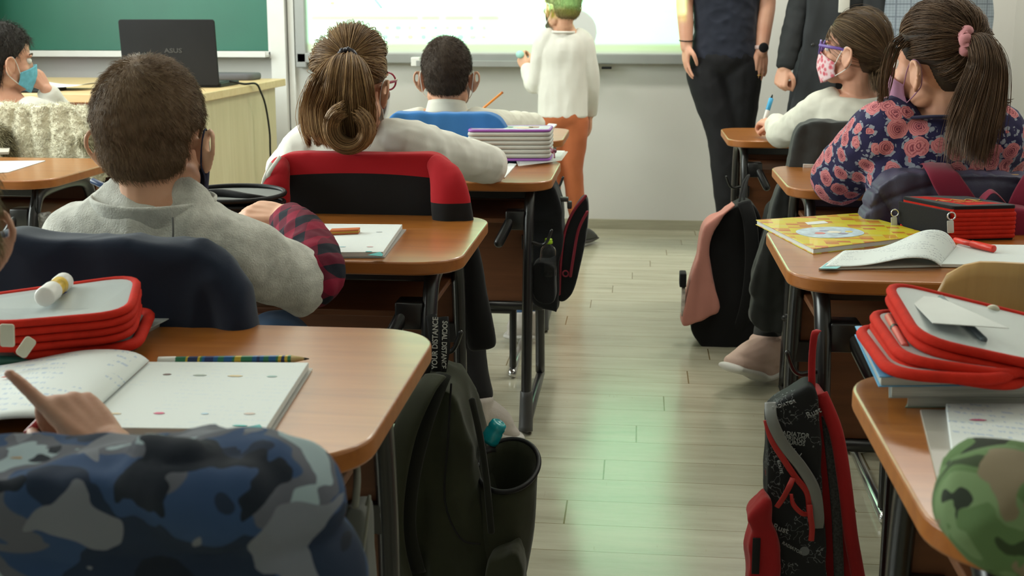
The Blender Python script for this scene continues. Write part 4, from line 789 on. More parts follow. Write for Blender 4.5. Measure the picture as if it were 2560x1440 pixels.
tail('pony_tail', b, [H.w(tie5), H.w(tie5)+A_(.045, -.02, -.02), W(2222, 190, 3.70), W(2214, 246, 3.66)], [.018, .040, .05, .03], hm5, hb5, 1300, .0007, 16, 21, .006, 1.2)
pm, n, bb = newmat('pink_red_print_mask'); v = n('TexVoronoi', Vector=n.co(), Scale=70.); P(bb, n, color=n.ramp(v.outputs['Distance'], [(.0, (.50, .04, .07)), (.38, (.62, .16, .20)), (.6, (.75, .55, .58))]), rough=.85)
facemask(H, b, pm, mat('white_strap', 0)); glasses(H, b, mat('purple_frame', (.13, .07, .30), .25), .0030)
s = S(); q0 = hc+A_(-.012, .035, .0); dr = nrm(W(1929, 232, 4.36)-W(1908, 300, 4.33))
t2 = thing('marker_pen', 'white and blue marker held upright in the hand of the girl with purple glasses', 'pen', tuple(W(1911, 300, 4.33)))
mp = W(1906, 318, 4.33); mesh('barrel', S().tube([mp, mp+dr*.085], .0072, 14, sub=1, cap=.3), M['white'], t2); mesh('cap', S().tube([mp+dr*.065, mp+dr*.108], .0082, 14, sub=1, cap=.3), mat('sky_blue_plastic', (.04, .34, .62), .35), t2)
mesh('tip', S().tube([mp+dr*.108, mp+dr*.122], [.005, .002], 10, sub=1), M['black'], t2)
# ---- 9 the girl in the floral top
H = Head(W(2338, 154, 2.64), 1.01, 48, -2, -3); nb_ = W(2352, 276, 2.66); x0, y0 = nb_[0], 2.66
el = G(2098, 442, .712); er = A_(W(2520, 430, 2.88)[0], 2.90, .71)
t, b = person('seated girl in a navy top printed with pink roses, pink scrunchie and mauve mask', H, SK3, (x0, y0, 0), nb_, W(2212, 336, 2.66), W(2476, 342, 2.64), el, er,
    el+A_(.05, .17, -.012), er+A_(-.10, .16, -.01), [((el+A_(.05, .17, -.012), A_(.3, 1, 0), A_(0, 0, 1), A_(1, -.2, 0)), dict(sc=.78, curl=(.4,)*4)), ((er+A_(-.10, .16, -.01), A_(-.4, 1, 0), A_(0, 0, 1), A_(-1, -.2, 0)), dict(sc=.78, curl=(.4,)*4))],
    T_(x0, y0, nb_[2]+.002, 1.16, 1.15), shirt=rose, trousers=jeans, shoe=(wshoe, wsole), legs=[seatleg(x0, y0, -1), seatleg(x0, y0, 1)], puff=.014, wr=wrinkle(.004, 11, 3.3, (1, 1, 1.)), k=1.08)
face_parts(H, b); hm6 = hairmat('hair_dark_brown_long', (.065, .036, .021), (.14, .080, .046), (.27, .165, .095)); hb6 = mat('hair_under_darkbrown', (.035, .021, .014), .75, .3, 30)
tp = W(2408, 108, 2.585); tie6 = H.l(tp)
pulled_hair(H, b, tie6, hm6, hb6, 5500, .0006, 14, 12, .008)
tail('pony_tail', b, [tp, W(2418, 104, 2.548), W(2446, 104, 2.535), W(2466, 156, 2.50), W(2452, 240, 2.50), W(2430, 330, 2.495), W(2416, 425, 2.49)], [.014, .015, .028, .040, .054, .062, .066], hm6, hb6, 4500, .0006, 24, 31, .005, .9, endvar=.24, clump=30)
tail('loose_front_hair', b, [H.w((-.070, .030, .050)), W(2236, 120, 2.60), W(2213, 200, 2.62), W(2200, 268, 2.64)], [.020, .015, .014, .008], hm6, hb6, 110, .0006, 14, 33, .004, 1.0, base=False)
tail('loose_strands', b, [tp+A_(.02, 0, -.02), W(2478, 200, 2.56), W(2506, 250, 2.54), W(2530, 262, 2.53)], [.010, .010, .012, .010], hm6, hb6, 26, .0006, 14, 34, .006, 1.0, base=False)
cr = S(); sa = nrm((1, -.35, .15)); su = nrm(np.cross(sa, (0, 1, .2))); sv = np.cross(sa, su); pc = W(2416, 106, 2.548)
cr.tube([pc+(su*math.cos(a)+sv*math.sin(a))*(.0215+.002*math.sin(a*7))+sa*.003*math.sin(a*9) for a in np.arange(40)*2*PI/40], [.0115+.0022*math.sin(i*2.1) for i in range(40)], 12, sub=2, closed=True)
mesh('scrunchie', cr, fabric('pink_scrunchie', (.52, .22, .24), 500, var=.15), b)
facemask(H, b, fabric('mauve_mask', (.36, .17, .27), 900, var=.08))
mesh('neckband', S().tube([H.c+A_(math.cos(a)*.072+.012, math.sin(a)*.066-.008, -.122-.012*math.sin(a)) for a in np.arange(18)*2*PI/18], [(.004, .010)]*18, 8, side=(0, 0, 1), closed=True, sub=3), fabric('navy_neckband', (.018, .016, .045), 600), t)
# ---- 10 the dark curly-haired child at the left edge
H = Head(W(14, 148, 3.96), 1.0, -50, -4); nb_ = W(22, 258, 3.95); x0, y0 = nb_[0], 3.95
hc = W(98, 198, 4.00)
t, b = person('child at the far left with dark curly hair and light-blue mask, hand raised to face', H, SK3, (x0, y0, 0), nb_, W(-55, 300, 3.95), W(92, 286, 3.95), W(-90, 380, 4.1), W(158, 300, 4.12),
    A_(x0-.05, 4.25, .70), W(118, 228, 4.03), [((W(116, 222, 4.03), A_(-.5, -.1, 1.), A_(.8, -.3, .2), A_(-.4, -1, 0)), dict(sc=.74, curl=(.35, .45, .6, .7), tc=.3, spread=.1))],
    T_(x0, y0, nb_[2]+.004, 1., 1.), shirt=white_knit, trousers=jeans, shoe=(wshoe, wsole), legs=[seatleg(x0, y0, -1), seatleg(x0, y0, 1)], puff=.002)
face_parts(H, b); hm7 = hairmat('hair_black_brown', (.010, .008, .006), (.028, .021, .016), (.07, .055, .042)); hb7 = mat('hair_under_black', (.014, .011, .009), .75, .3, 60)
s = S(); H.ell(s, CR_C+(0, -.004, .002), CR_R*1.10); H.ell(s, (0, -.045, -.035), (.074, .058, .075))
def hd(p, n_): q = H.l(p); z = np.interp(q[1], [-.12, -.03, -.015, .02, .03, .06, .12], [-.12, -.10, .0, .008, .02, .062, .066]); return -.02*min(1, max(0, (z-q[2])/.012))+.004*nz(p, 55)
ho = blob('hair', s, hb7, b, .005, 3, hd)
fur('hair_strands', ho, 3200, .026, .0007, hm7, b, lambda p: np.tile((.1, -.3, -1.), (len(p), 1)), lambda P_: (lambda q: (q[:, 2] > .02) | (q[:, 1] < -.02))((P_-H.c)@H.R), .5, .5, 3, .5)
facemask(H, b, mat('pale_blue_mask', (.14, .45, .58), .8, .15, 60), mat('white_strap', 0))
# ---- 11 the fair-haired child whose hand points at the open workbook
H = Head(W(-272, 585, .98), 1.02, 60, -12); nb_ = A_(-.66, .93, .775); x0, y0 = -.67, .90
wr_ = W(280, 1122, 1.03); er = A_(-.425, .895, .655)
t, b = person('fair-haired child mostly beyond the left edge, pointing a finger at the open workbook', H, SKD, (x0, y0, 0), nb_, A_(-.79, .92, .735), A_(-.595, .905, .690), A_(-.82, .98, .68), er,
    A_(-.80, 1.20, .69), wr_, [((wr_, A_(-.74, .22, .60), A_(.25, -.25, 1), A_(-.7, -1, .1)), dict(sc=.76, curl=(.04, 1.0, 1.15, 1.2), tc=.6, r=1.05))],
    T_(x0, y0, .775, .86, .9), shirt=fabric('pale_blue_cloth', (.22, .36, .46), 500), trousers=jeans, shoe=(wshoe, wsole), legs=[seatleg(x0, y0, -1, ky=.30), seatleg(x0, y0, 1, ky=.30)], k=.92, sleeve=(1., .80))
face_parts(H, b, brow=(.25, .17, .09)); hm8 = hairmat('hair_fair_short', (.16, .11, .05), (.28, .20, .10), (.42, .32, .17)); short_hair(H, b, hm8, mat('hair_under_fair', (.26, .185, .10), .8, .2, 40), 7000, .014, .0004, 1.08, 7)
facemask(H, b, mat('white_mask', 0), mat('white_strap', 0))
# ================================================================ JACKETS, BAGS AND THINGS ON THE DESKS
def pxz(pts, Y): return [tuple(W(x, y, Y)[[0, 2]]) for x, y in pts]
def csub(pts, k=4, closed=True):                                          # round a polygon off with a spline
    P_ = np.array(pts, float); n = len(P_); out = []
    for i in range(n):
        a, b, c, d = P_[(i-1) % n], P_[i], P_[(i+1) % n], P_[(i+2) % n]
        for j in range(k): t = j/k; out.append(tuple(.5*((2*b)+(c-a)*t+(2*a-5*b+4*c-d)*t*t+(3*b-a-3*c+d)*t**3)))
    return out
def pad(name, outl, Y, th, m, parent=None, vox=.007, sm=10, disp=None, extra=None, px=True):
    s = S(); o = pxz(outl, Y) if px else outl
    s.prism(csub(o, 4), th, (0, Y+th/2, 0), (1, 0, 0), (0, 0, 1))
    if extra: extra(s)
    return blob(name, s, m, parent, vox, sm, disp)
def camo(name, cols, sc, stops, rough=.85, dist=.6, st=(1, 1, 1)):
    m, n, b = newmat(name); t = n('TexNoise', Vector=n.co(st), Scale=sc, Detail=2.2, Roughness=.45, Distortion=dist); t2 = n('TexNoise', Vector=n.co(st, loc=(3, 1, 2)), Scale=sc*1.35, Detail=2., Roughness=.4, Distortion=dist)
    c = n.ramp(t.outputs[0], list(zip(stops[:len(cols[:-2])], cols[:-2])), 'CONSTANT')
    c = n.mix(n.m('GREATER_THAN', t2.outputs[0], .60), c, cols[-2]); c = n.mix(n.m('LESS_THAN', t2.outputs[0], .40), c, cols[-1])
    P(b, n, color=c, rough=rough, spec=.3, normal=bump(n, n('TexNoise', Vector=n.co(), Scale=500.).outputs[0], .15, .001)); return m
blue_camo = camo('blue_camouflage', [(.012, .022, .048), (.025, .055, .13), (.09, .095, .12), (.26, .33, .36), (.15, .16, .19), (.006, .010, .020)], 12., [0, .44, .54, .63])
green_camo = camo('green_camouflage', [(.035, .055, .022), (.10, .17, .065), (.16, .24, .11), (.06, .075, .04), (.20, .16, .10), (.022, .030, .018)], 17., [0, .42, .55, .68])
# -- blue camouflage padded jacket on the nearest chair
def quilt(p, n_):
    z = p[2]+.012*math.sin(p[0]*9); q = abs(math.sin((z-.705)*PI/.075)); return .012*q**.6-.006+.005*nz(p, 16)+(.004*nz(p*A_(1.5, 1, .6), 30))
def ex(s):
    s.tube([W(520, 1205, .80), W(640, 1260, .80), W(715, 1400, .80), W(765, 1620, .80)], [.040, .055, .052, .046], 16, sub=5)
    s.tube([W(330, 1160, .80), W(430, 1185, .77), W(560, 1250, .76)], [.020, .030, .034], 12, sub=5)
jk = pad('camouflage_jacket', [(-300, 1250), (-250, 1150), (-60, 1132), (150, 1132), (320, 1128), (480, 1130), (590, 1160), (680, 1212), (745, 1310), (785, 1430), (815, 1640), (300, 1700), (-300, 1680)], .800, .100, blue_camo, None, .006, 8, quilt, ex)
tag(jk, 'blue and grey camouflage padded jacket draped over the chair back nearest the camera', 'jacket')
# -- dark navy jacket
navyj = fabric('dark_navy_nylon', (.013, .020, .040), 400, var=.15)
def ex(s): s.tube([W(505, 640, 1.575), W(556, 705, 1.57), W(594, 790, 1.565), W(626, 930, 1.565)], [.024, .031, .032, .032], 14, sub=5)
tag(pad('navy_jacket', [(-60, 720), (-30, 610), (20, 580), (120, 584), (300, 594), (440, 602), (520, 622), (572, 655), (598, 720), (618, 800), (650, 940), (300, 990), (-70, 960)], 1.58, .07, navyj, None, .006, 12,
    lambda p, n_: .006*nz(p*A_(1.4, 1, .5), 10)+.0035*(1-abs(nz(p*A_(1., 1, 1.), 13, 2.))*3), ex), 'plain dark navy jacket over the chair back behind the boy in grey', 'jacket')
# -- red and black tracksuit top
def split_mat(name, top, low, z0, k=0., xc=0.):
    m, n, b = newmat(name); c = n('SeparateXYZ', Vector=n.co()); dx = n.m('SUBTRACT', c.outputs[0], xc); z = n.m('ADD', c.outputs[2], n.m('MULTIPLY', n.m('MULTIPLY', dx, dx), k))
    P(b, n, color=n.mix(n.m('GREATER_THAN', z, z0), low, top), rough=.85, spec=.25, sheen=.05, normal=bump(n, n('TexNoise', Vector=n.co(), Scale=500.).outputs[0], .2, .001)); return m
RED, BLK = (.42, .010, .018), (.010, .010, .011)
t = thing('tracksuit_jacket', 'red and black tracksuit jacket on the chair of the pony-tailed girl in white', 'jacket', tuple(W(900, 430, 2.53)))
mid_z = W(880, 438, 2.47)[2]-t.location[2]; cx_ = 0
pad('body', [(672, 470), (690, 410), (715, 384), (770, 378), (900, 383), (1060, 380), (1105, 392), (1135, 430), (1148, 520), (1150, 650), (1140, 800), (900, 820), (690, 700), (672, 560)], 2.53, .055, split_mat('tracksuit_body', RED, BLK, mid_z, .30, .0), t, .005, 10, lambda p, n_: .003*nz(p*A_(1, 1, .6), 10))
slz = W(1110, 505, 2.46)[2]-t.location[2]
s = S(); s.tube([W(1085, 405, 2.51), W(1115, 450, 2.475), W(1130, 540, 2.46), W(1150, 650, 2.46), W(1180, 760, 2.47), W(1205, 865, 2.48)], [(.022, .020), (.038, .026), (.042, .027), (.042, .028), (.038, .026), (.030, .022)], 18, side=(1, 0, 0), sub=5, cap=.4)
blob('sleeve', s, split_mat('tracksuit_sleeve', RED, BLK, slz, -.0), t, .005, 5, lambda p, n_: .007*nz(p*A_(2.2, 1, .6), 13))
s = S(); s.tube([W(705, 405, 2.51), W(690, 450, 2.475), W(690, 540, 2.46), W(700, 660, 2.46)], [(.018, .018), (.030, .024), (.032, .026), (.03, .026)], 16, side=(1, 0, 0), sub=5, cap=.4); sl = blob('sleeve', s, fabric('tracksuit_red', RED, 500), t, .005, 5, wrinkle(.003, 16, 5.))
for i in range(2): mesh('stripe', S().tube([W(700-i*22, 392+i*16, 2.462), W(673-i*12, 432+i*16, 2.455), W(662-i*6, 470+i*10, 2.46)], [(.0045, .0015)]*3, 8, side=(1, 0, .4), sub=4), white_knit, sl)
s = S(); s.tube([W(1083, 385, 2.505), W(1068, 430, 2.475), W(1064, 470, 2.47), W(1078, 520, 2.462)], .0018, 6); 
# -- bright blue jacket
tag(pad('blue_jacket', [(968, 330), (985, 286), (1010, 278), (1100, 280), (1200, 280), (1243, 288), (1268, 318), (1285, 370), (1290, 470), (1120, 500), (962, 470)], 3.49, .06, fabric('bright_blue_fleece', (.035, .16, .42), 400, var=.08), None, .006, 7,
    lambda p, n_: .006*nz(p*A_(1.6, 1, .6), 12)), 'bright blue jacket over the chair back of the short-haired boy in white', 'jacket')
# -- cream fleece coat with deep grooves
fl = mat('cream_fleece', (.80, .75, .56), .95, .10, 20, bs=260, bst=.9, bd=.006, sheen=.4, spec=.1)
t = thing('fleece_coat', 'cream curly fleece-lined coat draped over a chair at the left edge', 'coat', tuple(W(100, 320, 3.68)))
def flq(p, n_):
    x = p[0]*1600/1.9; g = min(abs(p[0]-a-(p[2]-.75)*b) for a, b in ((-1.985, .2), (-1.93, -.05), (-1.865, .05), (-1.80, -.15), (-1.755, -.9)))
    return -.010*math.exp(-(g/.013)**2)+.005+.004*nz(p, 22)+.0035*nz(p, 95)+.002*nz(p, 190)
fo = pad('body', [(-70, 330), (-40, 275), (10, 262), (80, 268), (150, 262), (200, 268), (238, 290), (252, 340), (258, 420), (200, 470), (-60, 470)], 3.68, .07, fl, t, .005, 6, flq)
fur('fleece_curls', fo, 9000, .009, .0011, fl, t, lambda p: RN.normal(0, 1, p.shape), None, .9, .7, 4, .9)
fm = hairmat('fur_trim', (.10, .085, .045), (.30, .26, .15), (.55, .50, .34), .7)
for pts in ([(214, 352), (232, 370), (250, 392)], [(-8, 330), (10, 352), (20, 378)]):
    s = S(); s.tube([W(x, y, 3.625) for x, y in pts], .016, 12, sub=3); o = blob('fur_trim', s, fm, t, .005, 2); fur('fur_strands', o, 1500, .030, .0008, fm, t, lambda p: np.tile((.6, 0, -.6), (len(p), 1)), None, .5, .5, 5)
# -- green camouflage jacket at the near right
def ex(s):
    s.ell(W(2500, 1262, .835), (.046, .045, .038)); s.tube([W(2440, 1230, .84), W(2470, 1300, .82), W(2560, 1360, .82), W(2700, 1380, .83)], [.024, .030, .032, .036], 14, sub=4)
tag(pad('camouflage_jacket', [(2392, 1250), (2412, 1190), (2452, 1155), (2510, 1145), (2620, 1146), (2740, 1160), (2810, 1250), (2830, 1560), (2620, 1640), (2600, 1420), (2520, 1375), (2440, 1330)], .875, .075, green_camo, None, .005, 7,
    lambda p, n_: .005*nz(p, 18)+.004*(1-abs(nz(p, 14, 3.))*3.2), ex), 'green camouflage jacket bunched on the chair back at the lower right corner', 'jacket')
# -- purple-grey puffer with maroon satchel over it
puf = mat('purple_grey_nylon', (.055, .052, .095), .5, .12, 8, bs=200, bst=.3, spec=.4)
def pq(p, n_): return .005*nz(p*A_(4.5, 1, .35), 14)+.0015*nz(p, 34)-.008*math.exp(-((p[0]-.478-(p[2]-.74)*-.7)/.004)**2)-.007*math.exp(-((p[2]-.752+(p[0]-.7)**2*1.2)/.004)**2)
tag(pad('puffer_jacket', [(2142, 600), (2152, 530), (2178, 475), (2215, 438), (2262, 424), (2400, 428), (2560, 434), (2640, 445), (2700, 500), (2730, 620), (2720, 760), (2400, 780), (2150, 720)], 2.535, .09, puf, None, .006, 7, pq), 'purple-grey puffer jacket on the chair behind the girl in the rose print', 'jacket')
mar = fabric('maroon_webbing', (.19, .012, .035), 600, var=.12)
t = thing('maroon_backpack', 'maroon backpack hung over the purple-grey puffer jacket', 'backpack', tuple(W(2480, 560, 2.445)))
def strap(name, pts, w, th, m, parent, side=(1, 0, 0), k=6, cap=.2): return mesh(name, S().tube(pts, [(w/2, th/2)]*len(pts), 12, side=side, sub=k, cap=cap), m, parent)
strap('strap', [W(2330, 415, 2.585), W(2340, 410, 2.535), W(2352, 428, 2.477), W(2378, 470, 2.457), W(2425, 540, 2.450), W(2450, 580, 2.445)], .058, .006, mar, t)
strap('strap', [W(2640, 430, 2.585), W(2625, 425, 2.535), W(2600, 445, 2.477), W(2565, 500, 2.455), W(2540, 560, 2.450)], .058, .006, mar, t)
strap('carry_handle', [W(2445, 512, 2.445), W(2462, 492, 2.415), W(2480, 478, 2.405), W(2500, 492, 2.415), W(2518, 514, 2.445)], .024, .003, mar, t, (0, 1, .2))
pad('bag_body', [(2400, 580), (2440, 530), (2520, 512), (2600, 530), (2640, 580), (2650, 800), (2390, 800)], 2.430, .07, mar, t, .006, 8)
# -- charcoal jacket, one sleeve reaching almost to the shoe
char = fabric('charcoal_fleece', (.035, .037, .036), 300, var=.12)
tag(pad('charcoal_jacket', [(2002, 308), (1980, 350), (1962, 420), (1936, 490), (1906, 590), (1876, 715), (1882, 742), (1872, 790), (1896, 818), (1955, 826), (1985, 770), (2000, 700), (2045, 735), (2090, 600), (2250, 620), (2340, 600), (2345, 345), (2300, 308), (2150, 304), (2050, 300)], 3.47, .08, char, None, .006, 6,
    lambda p, n_: .010*nz(p*A_(2.6, 1, .5), 11)+.003*nz(p, 30)), 'charcoal jacket on the chair of the girl with purple glasses, sleeve hanging low', 'jacket')
mag = mat('magenta_nylon', (.30, .010, .11), .4, .1, bs=120, bst=.3)
tag(pad('magenta_puffer', [(2030, 772), (2062, 762), (2078, 800), (2088, 900), (2078, 962), (2040, 975), (2008, 958), (2010, 915), (2024, 860)], 2.60, .08, mag, None, .005, 5, lambda p, n_: .008*abs(math.sin(p[2]*PI/.04))+.004*nz(p, 30)), 'magenta puffer jacket hanging behind the red strap of the printed backpack', 'jacket')
# ---------------------------------------------------------------- bags
olive = fabric('olive_canvas', (.030, .033, .018), 500, var=.2); olive2 = fabric('olive_dark', (.012, .013, .009), 500)
def ellcup(name, c0, r0, c1, r1, m, parent, ax=(1, 0, 0), ay=(0, 1, 0), n=32, k=10, solid=.004, pw=1., nzk=0.):
    ax, ay = nrm(ax), nrm(ay)
    def f(u, v): a = u*2*PI; c = np.array(c0)*(1-v)+np.array(c1)*v; r = (np.array(r0)*(1-v**pw)+np.array(r1)*v**pw)*(1+nzk*(.06*math.sin(3*a+v*3)+.04*math.sin(7*a+v*5))*(1-v)*v*4); return c+ax*math.cos(a)*r[0]+ay*math.sin(a)*r[1]
    s = S(); V = [f(i/n, j/(k-1)) for j in range(k) for i in range(n)]; F = [(j*n+i, j*n+(i+1) % n, (j+1)*n+(i+1) % n, (j+1)*n+i) for j in range(k-1) for i in range(n)]+[tuple(range(n))]
    s.add(V, F); return mesh(name, s, m, parent, solid=solid)
t = thing('backpack', 'open olive-green backpack hanging from the desk hook by a printed strap', 'backpack', tuple(W(1120, 930, 1.99)))
pad('bag_body', [(1096, 926), (1130, 938), (1158, 968), (1180, 1040), (1196, 1120), (1222, 1240), (1238, 1340), (1246, 1440), (1238, 1535), (1140, 1548), (1045, 1535), (1018, 1420), (1015, 1280), (1030, 1150), (1050, 1040), (1072, 955)], 1.99, .15, olive, t, .006, 8,
    lambda p, n_: .013*nz(p*A_(2.4, 1, .45), 11)+.006*(1-abs(nz(p*A_(1.6, 1, .6), 13, 1.))*3.4))
strap('shoulder_strap', [W(1088, 940, 1.92), W(1055, 985, 1.89), W(1012, 1080, 1.87), W(986, 1200, 1.87), W(980, 1320, 1.875), W(1000, 1430, 1.89), W(1040, 1520, 1.93)], .050, .012, olive, t, (1, -.5, .2))
strap('shoulder_strap', [W(1110, 935, 1.93), W(1062, 1060, 1.885), W(1030, 1190, 1.88), W(1020, 1320, 1.89), W(1045, 1430, 1.90)], .030, .010, olive2, t, (1, -.2, .2))
rm = W(1270, 1162, 1.98); bt_ = W(1258, 1440, 1.98)
ellcup('front_compartment', (bt_[0]-.005, bt_[1], .10), (.045, .055), rm, (.052, .072), olive, t, (1, 0, .05), (0, 1, .30), pw=.8, nzk=1.)
mesh('zip_rim', S().tube([rm+nrm((1, 0, .05))*.054*math.cos(a)+nrm((0, 1, .30))*.074*math.sin(a) for a in np.arange(24)*2*PI/24], .0045, 8, sub=2, closed=True), M['black'], t)
pad('front_pocket', [(1226, 1385), (1262, 1372), (1296, 1360), (1312, 1400), (1312, 1440), (1305, 1530), (1225, 1535), (1216, 1440)], 1.90, .07, olive, t, .005, 7, wrinkle(.003, 18, 2.))
mesh('side_fold', S().tube([W(1180, 1000, 1.93), W(1200, 1090, 1.915), W(1216, 1200, 1.905), W(1228, 1330, 1.90)], [(.006, .004)]*4, 8), olive2, t)
mesh('seam', S().tube([W(1128, 960, 1.912), W(1120, 1100, 1.905), W(1112, 1250, 1.90), W(1150, 1345, 1.90), W(1200, 1360, 1.90)], .0018, 6), M['black'], t)
# printed strap from the hook down to the bag, with its lettering
hk = W(1092, 786, 2.0); tp1 = W(1096, 928, 1.965)
bl = mesh('printed_strap', S().tube([hk+A_(-.006, -.02, .004), W(1086, 850, 1.96), W(1092, 928, 1.955)], [(.0095, .001)]*3, 8, side=(1, 0, 0), sub=4).tube([hk+A_(.014, -.018, .0), W(1112, 860, 1.965), W(1102, 928, 1.957)], [(.0095, .001)]*3, 8, side=(1, .1, 0), sub=4), M['black'], t)
wtx = mat('white_print', (.55, .55, .52), .7)
text('strap_lettering', 'YOUR DISTANCE', .0135, W(1088, 858, 1.953), A_(.03, 0, 1), A_(-1, 0, .03), wtx, bl, ext=.0002, sx=.88, bold=.0002); text('strap_lettering', 'SOCIAL DISTANCE', .0125, W(1110, 862, 1.957), A_(-.04, 0, -1), A_(1, 0, -.04), wtx, bl, ext=.0002, sx=.80, bold=.0002)
glassm, n, b = newmat('clear_plastic'); P(b, n, color=(.92, .96, .96), rough=.08, trans=1., ior=1.3, alpha=.85)
def bottle(label, base, axis, h, r, capm, capcol):
    t = thing('water_bottle', label, 'bottle', tuple(base)); a = nrm(axis); q = lambda *z: [(rr*r, zz*h) for rr, zz in z]
    mesh('bottle_body', S().lathe(q((.55, 0), (.98, .02), (1, .10), (.94, .14), (1, .18), (1, .55), (.92, .60), (.98, .64), (.85, .74), (.5, .84), (.36, .88), (.36, .93)), base, a, 24), glassm, t)
    mesh('bottle_cap', S().lathe(q((.0, .865), (.46, .865), (.50, .88), (.50, .93), (.42, .95), (.46, .975), (.40, .998), (.0, 1.0)), base, a, 20), mat(capm, capcol, .3, .05), t); return t
bx = nrm(W(1252, 1052, 1.98)-W(1205, 1135, 1.98)); tp_ = W(1250, 1054, 2.0)
tb = thing('water_bottle', 'clear bottle with turquoise cap sticking out of the olive-green backpack', 'bottle', tuple(tp_))
ln = lambda z: tp_-bx*z
mesh('bottle_body', S().lathe([(.030, -.19), (.031, -.12), (.031, -.075), (.024, -.058), (.0125, -.040), (.0115, -.030)], tp_, bx, 24), glassm, tb)
mesh('bottle_cap', S().lathe([(.0165, -.042), (.0172, -.036), (.0165, -.030), (.0160, -.020), (.0145, -.018), (.0158, -.012), (.0140, -.003), (.009, 0), (.008, -.002), (.0, -.002)], tp_, bx, 24), mat('turquoise_plastic', (.005, .28, .33), .2, .05), tb)
# black and red school bag on the hook of the white-topped girl's desk
bb = fabric('black_nylon_bag', (.014, .015, .017), 300, var=.25); rr_ = mat('dark_red_piping', (.24, .012, .03), .6)
t = thing('backpack', 'black school backpack with red piping hanging at the desk of the white-topped girl', 'backpack', tuple(W(1400, 600, 3.25)))
pad('bag_body', [(1346, 448), (1382, 452), (1402, 492), (1412, 560), (1404, 660), (1398, 755), (1388, 766), (1336, 745), (1326, 660), (1334, 560), (1338, 500)], 3.22, .13, bb, t, .006, 5, wrinkle(.004, 12, 3.))
pad('front_panel', [(1462, 486), (1472, 520), (1466, 590), (1452, 660), (1434, 725), (1410, 750), (1396, 738), (1402, 640), (1412, 580), (1432, 525)], 3.20, .05, bb, t, .005, 5)
mesh('piping', S().tube([W(x, y, 3.168) for x, y in ((1464, 490), (1434, 528), (1412, 580), (1402, 650), (1398, 735))], .004, 8).tube([W(x, y, 3.16) for x, y in ((1468, 530), (1446, 575), (1434, 640), (1426, 690))], .004, 8), rr_, t)
mesh('zip_pull', S().tube([W(1414+7*math.cos(a), 684+7*math.sin(a), 3.16) for a in np.arange(10)*2*PI/10], .0022, 6, closed=True), rr_, t)

mesh('strap_buckle', S().box(W(1408, 498, 3.19), (.028, .02, .012)).box(W(1424, 512, 3.19), (.012, .02, .02)), M['cap'], t, bevel=.003)
pad('side_pocket', [(1336, 656), (1384, 658), (1390, 700), (1386, 750), (1338, 740)], 3.09, .07, bb, t, .005, 4)
bottle('clear bottle with a lime-green cap in the side pocket of the black and red backpack', W(1369, 690, 3.07), (.02, 0, 1), .100, .022, 'lime_plastic', (.38, .62, .02))
# pink and black backpack
pk = fabric('dusty_pink_canvas', (.52, .22, .18), 400, var=.06); bk = fabric('black_canvas', (.008, .008, .009), 500)
t = thing('backpack', 'dusty pink and black backpack hanging over the aisle at the far right desk', 'backpack', tuple(W(1820, 700, 3.95)))
pad('bag_body', [(1852, 502), (1888, 515), (1908, 580), (1906, 700), (1884, 810), (1850, 872), (1815, 880), (1758, 858), (1726, 812), (1742, 770), (1770, 690), (1766, 610), (1790, 545)], 3.96, .14, bk, t, .007, 7, wrinkle(.003, 10, 4.))
pad('front_panel', [(1838, 505), (1800, 530), (1762, 558), (1748, 600), (1742, 640), (1722, 700), (1712, 750), (1704, 802), (1718, 808), (1760, 790), (1796, 768), (1788, 720), (1776, 660), (1772, 610), (1784, 570), (1812, 530)], 3.90, .10, pk, t, .006, 7, lambda p, n_: .006*nz(p*A_(3, 1, .5), 12))
mesh('side_tab', S().box(W(1707, 697, 3.88), (.022, .06, .046)), bk, t, bevel=.004); pm2 = mat('white_patterned_patch', (.55, .50, .46), .7, .4, 60)
mesh('side_label', S().box(W(1708, 752, 3.885), (.012, .05, .095)), pm2, t, bevel=.003)
strap('shoulder_strap', [W(1860, 505, 3.90), W(1876, 560, 3.87), W(1880, 660, 3.87), W(1868, 760, 3.88), W(1845, 840, 3.90)], .045, .012, bk, t)
mesh('hanging_loop', S().tube([W(1848, 505, 3.95), W(1858, 460, 4.02), W(1872, 438, 4.06), W(1862, 470, 4.0), W(1860, 510, 3.95)], .004, 8), bk, t)
# red backpack with the printed black panel
def doodle_mat():
    m, n, b = newmat('doodle_print_black'); v = n('TexVoronoi', Vector=n.co(), Scale=24., _feature='DISTANCE_TO_EDGE'); v1 = n('TexVoronoi', Vector=n.co(), Scale=24.); w = n('TexNoise', Vector=n.co(), Scale=110., Detail=1.); q = n('TexNoise', Vector=n.co(loc=(5, 2, 1)), Scale=26., Detail=0.)
    ringm = n.m('LESS_THAN', n.m('ABSOLUTE', n.m('SUBTRACT', v1.outputs['Distance'], .30)), .030); ringm = n.m('MULTIPLY', ringm, n.m('GREATER_THAN', n('SeparateXYZ', Vector=v1.outputs['Color']).outputs[0], .45))
    scr = n.m('MULTIPLY', n.m('LESS_THAN', n.m('ABSOLUTE', n.m('SUBTRACT', w.outputs[0], .5)), .018), n.m('GREATER_THAN', q.outputs[0], .55))
    dots = n.m('MULTIPLY', n.m('LESS_THAN', v1.outputs['Distance'], .16), n.m('GREATER_THAN', n('SeparateXYZ', Vector=v1.outputs['Color']).outputs[1], .8))
    c = n.mix(n.m('MAXIMUM', ringm, scr), (.012, .013, .015), (.17, .18, .19)); c = n.mix(dots, c, (.12, .015, .015)); P(b, n, color=c, rough=.7, spec=.3); return m
redn = fabric('red_nylon', (.33, .012, .014), 400, var=.12); doo = doodle_mat(); refl = mat('grey_reflective_band', (.23, .235, .23), .4, .05, metal=.3); meshg = mat('grey_air_mesh', (.05, .05, .05), .9, .5, 300)
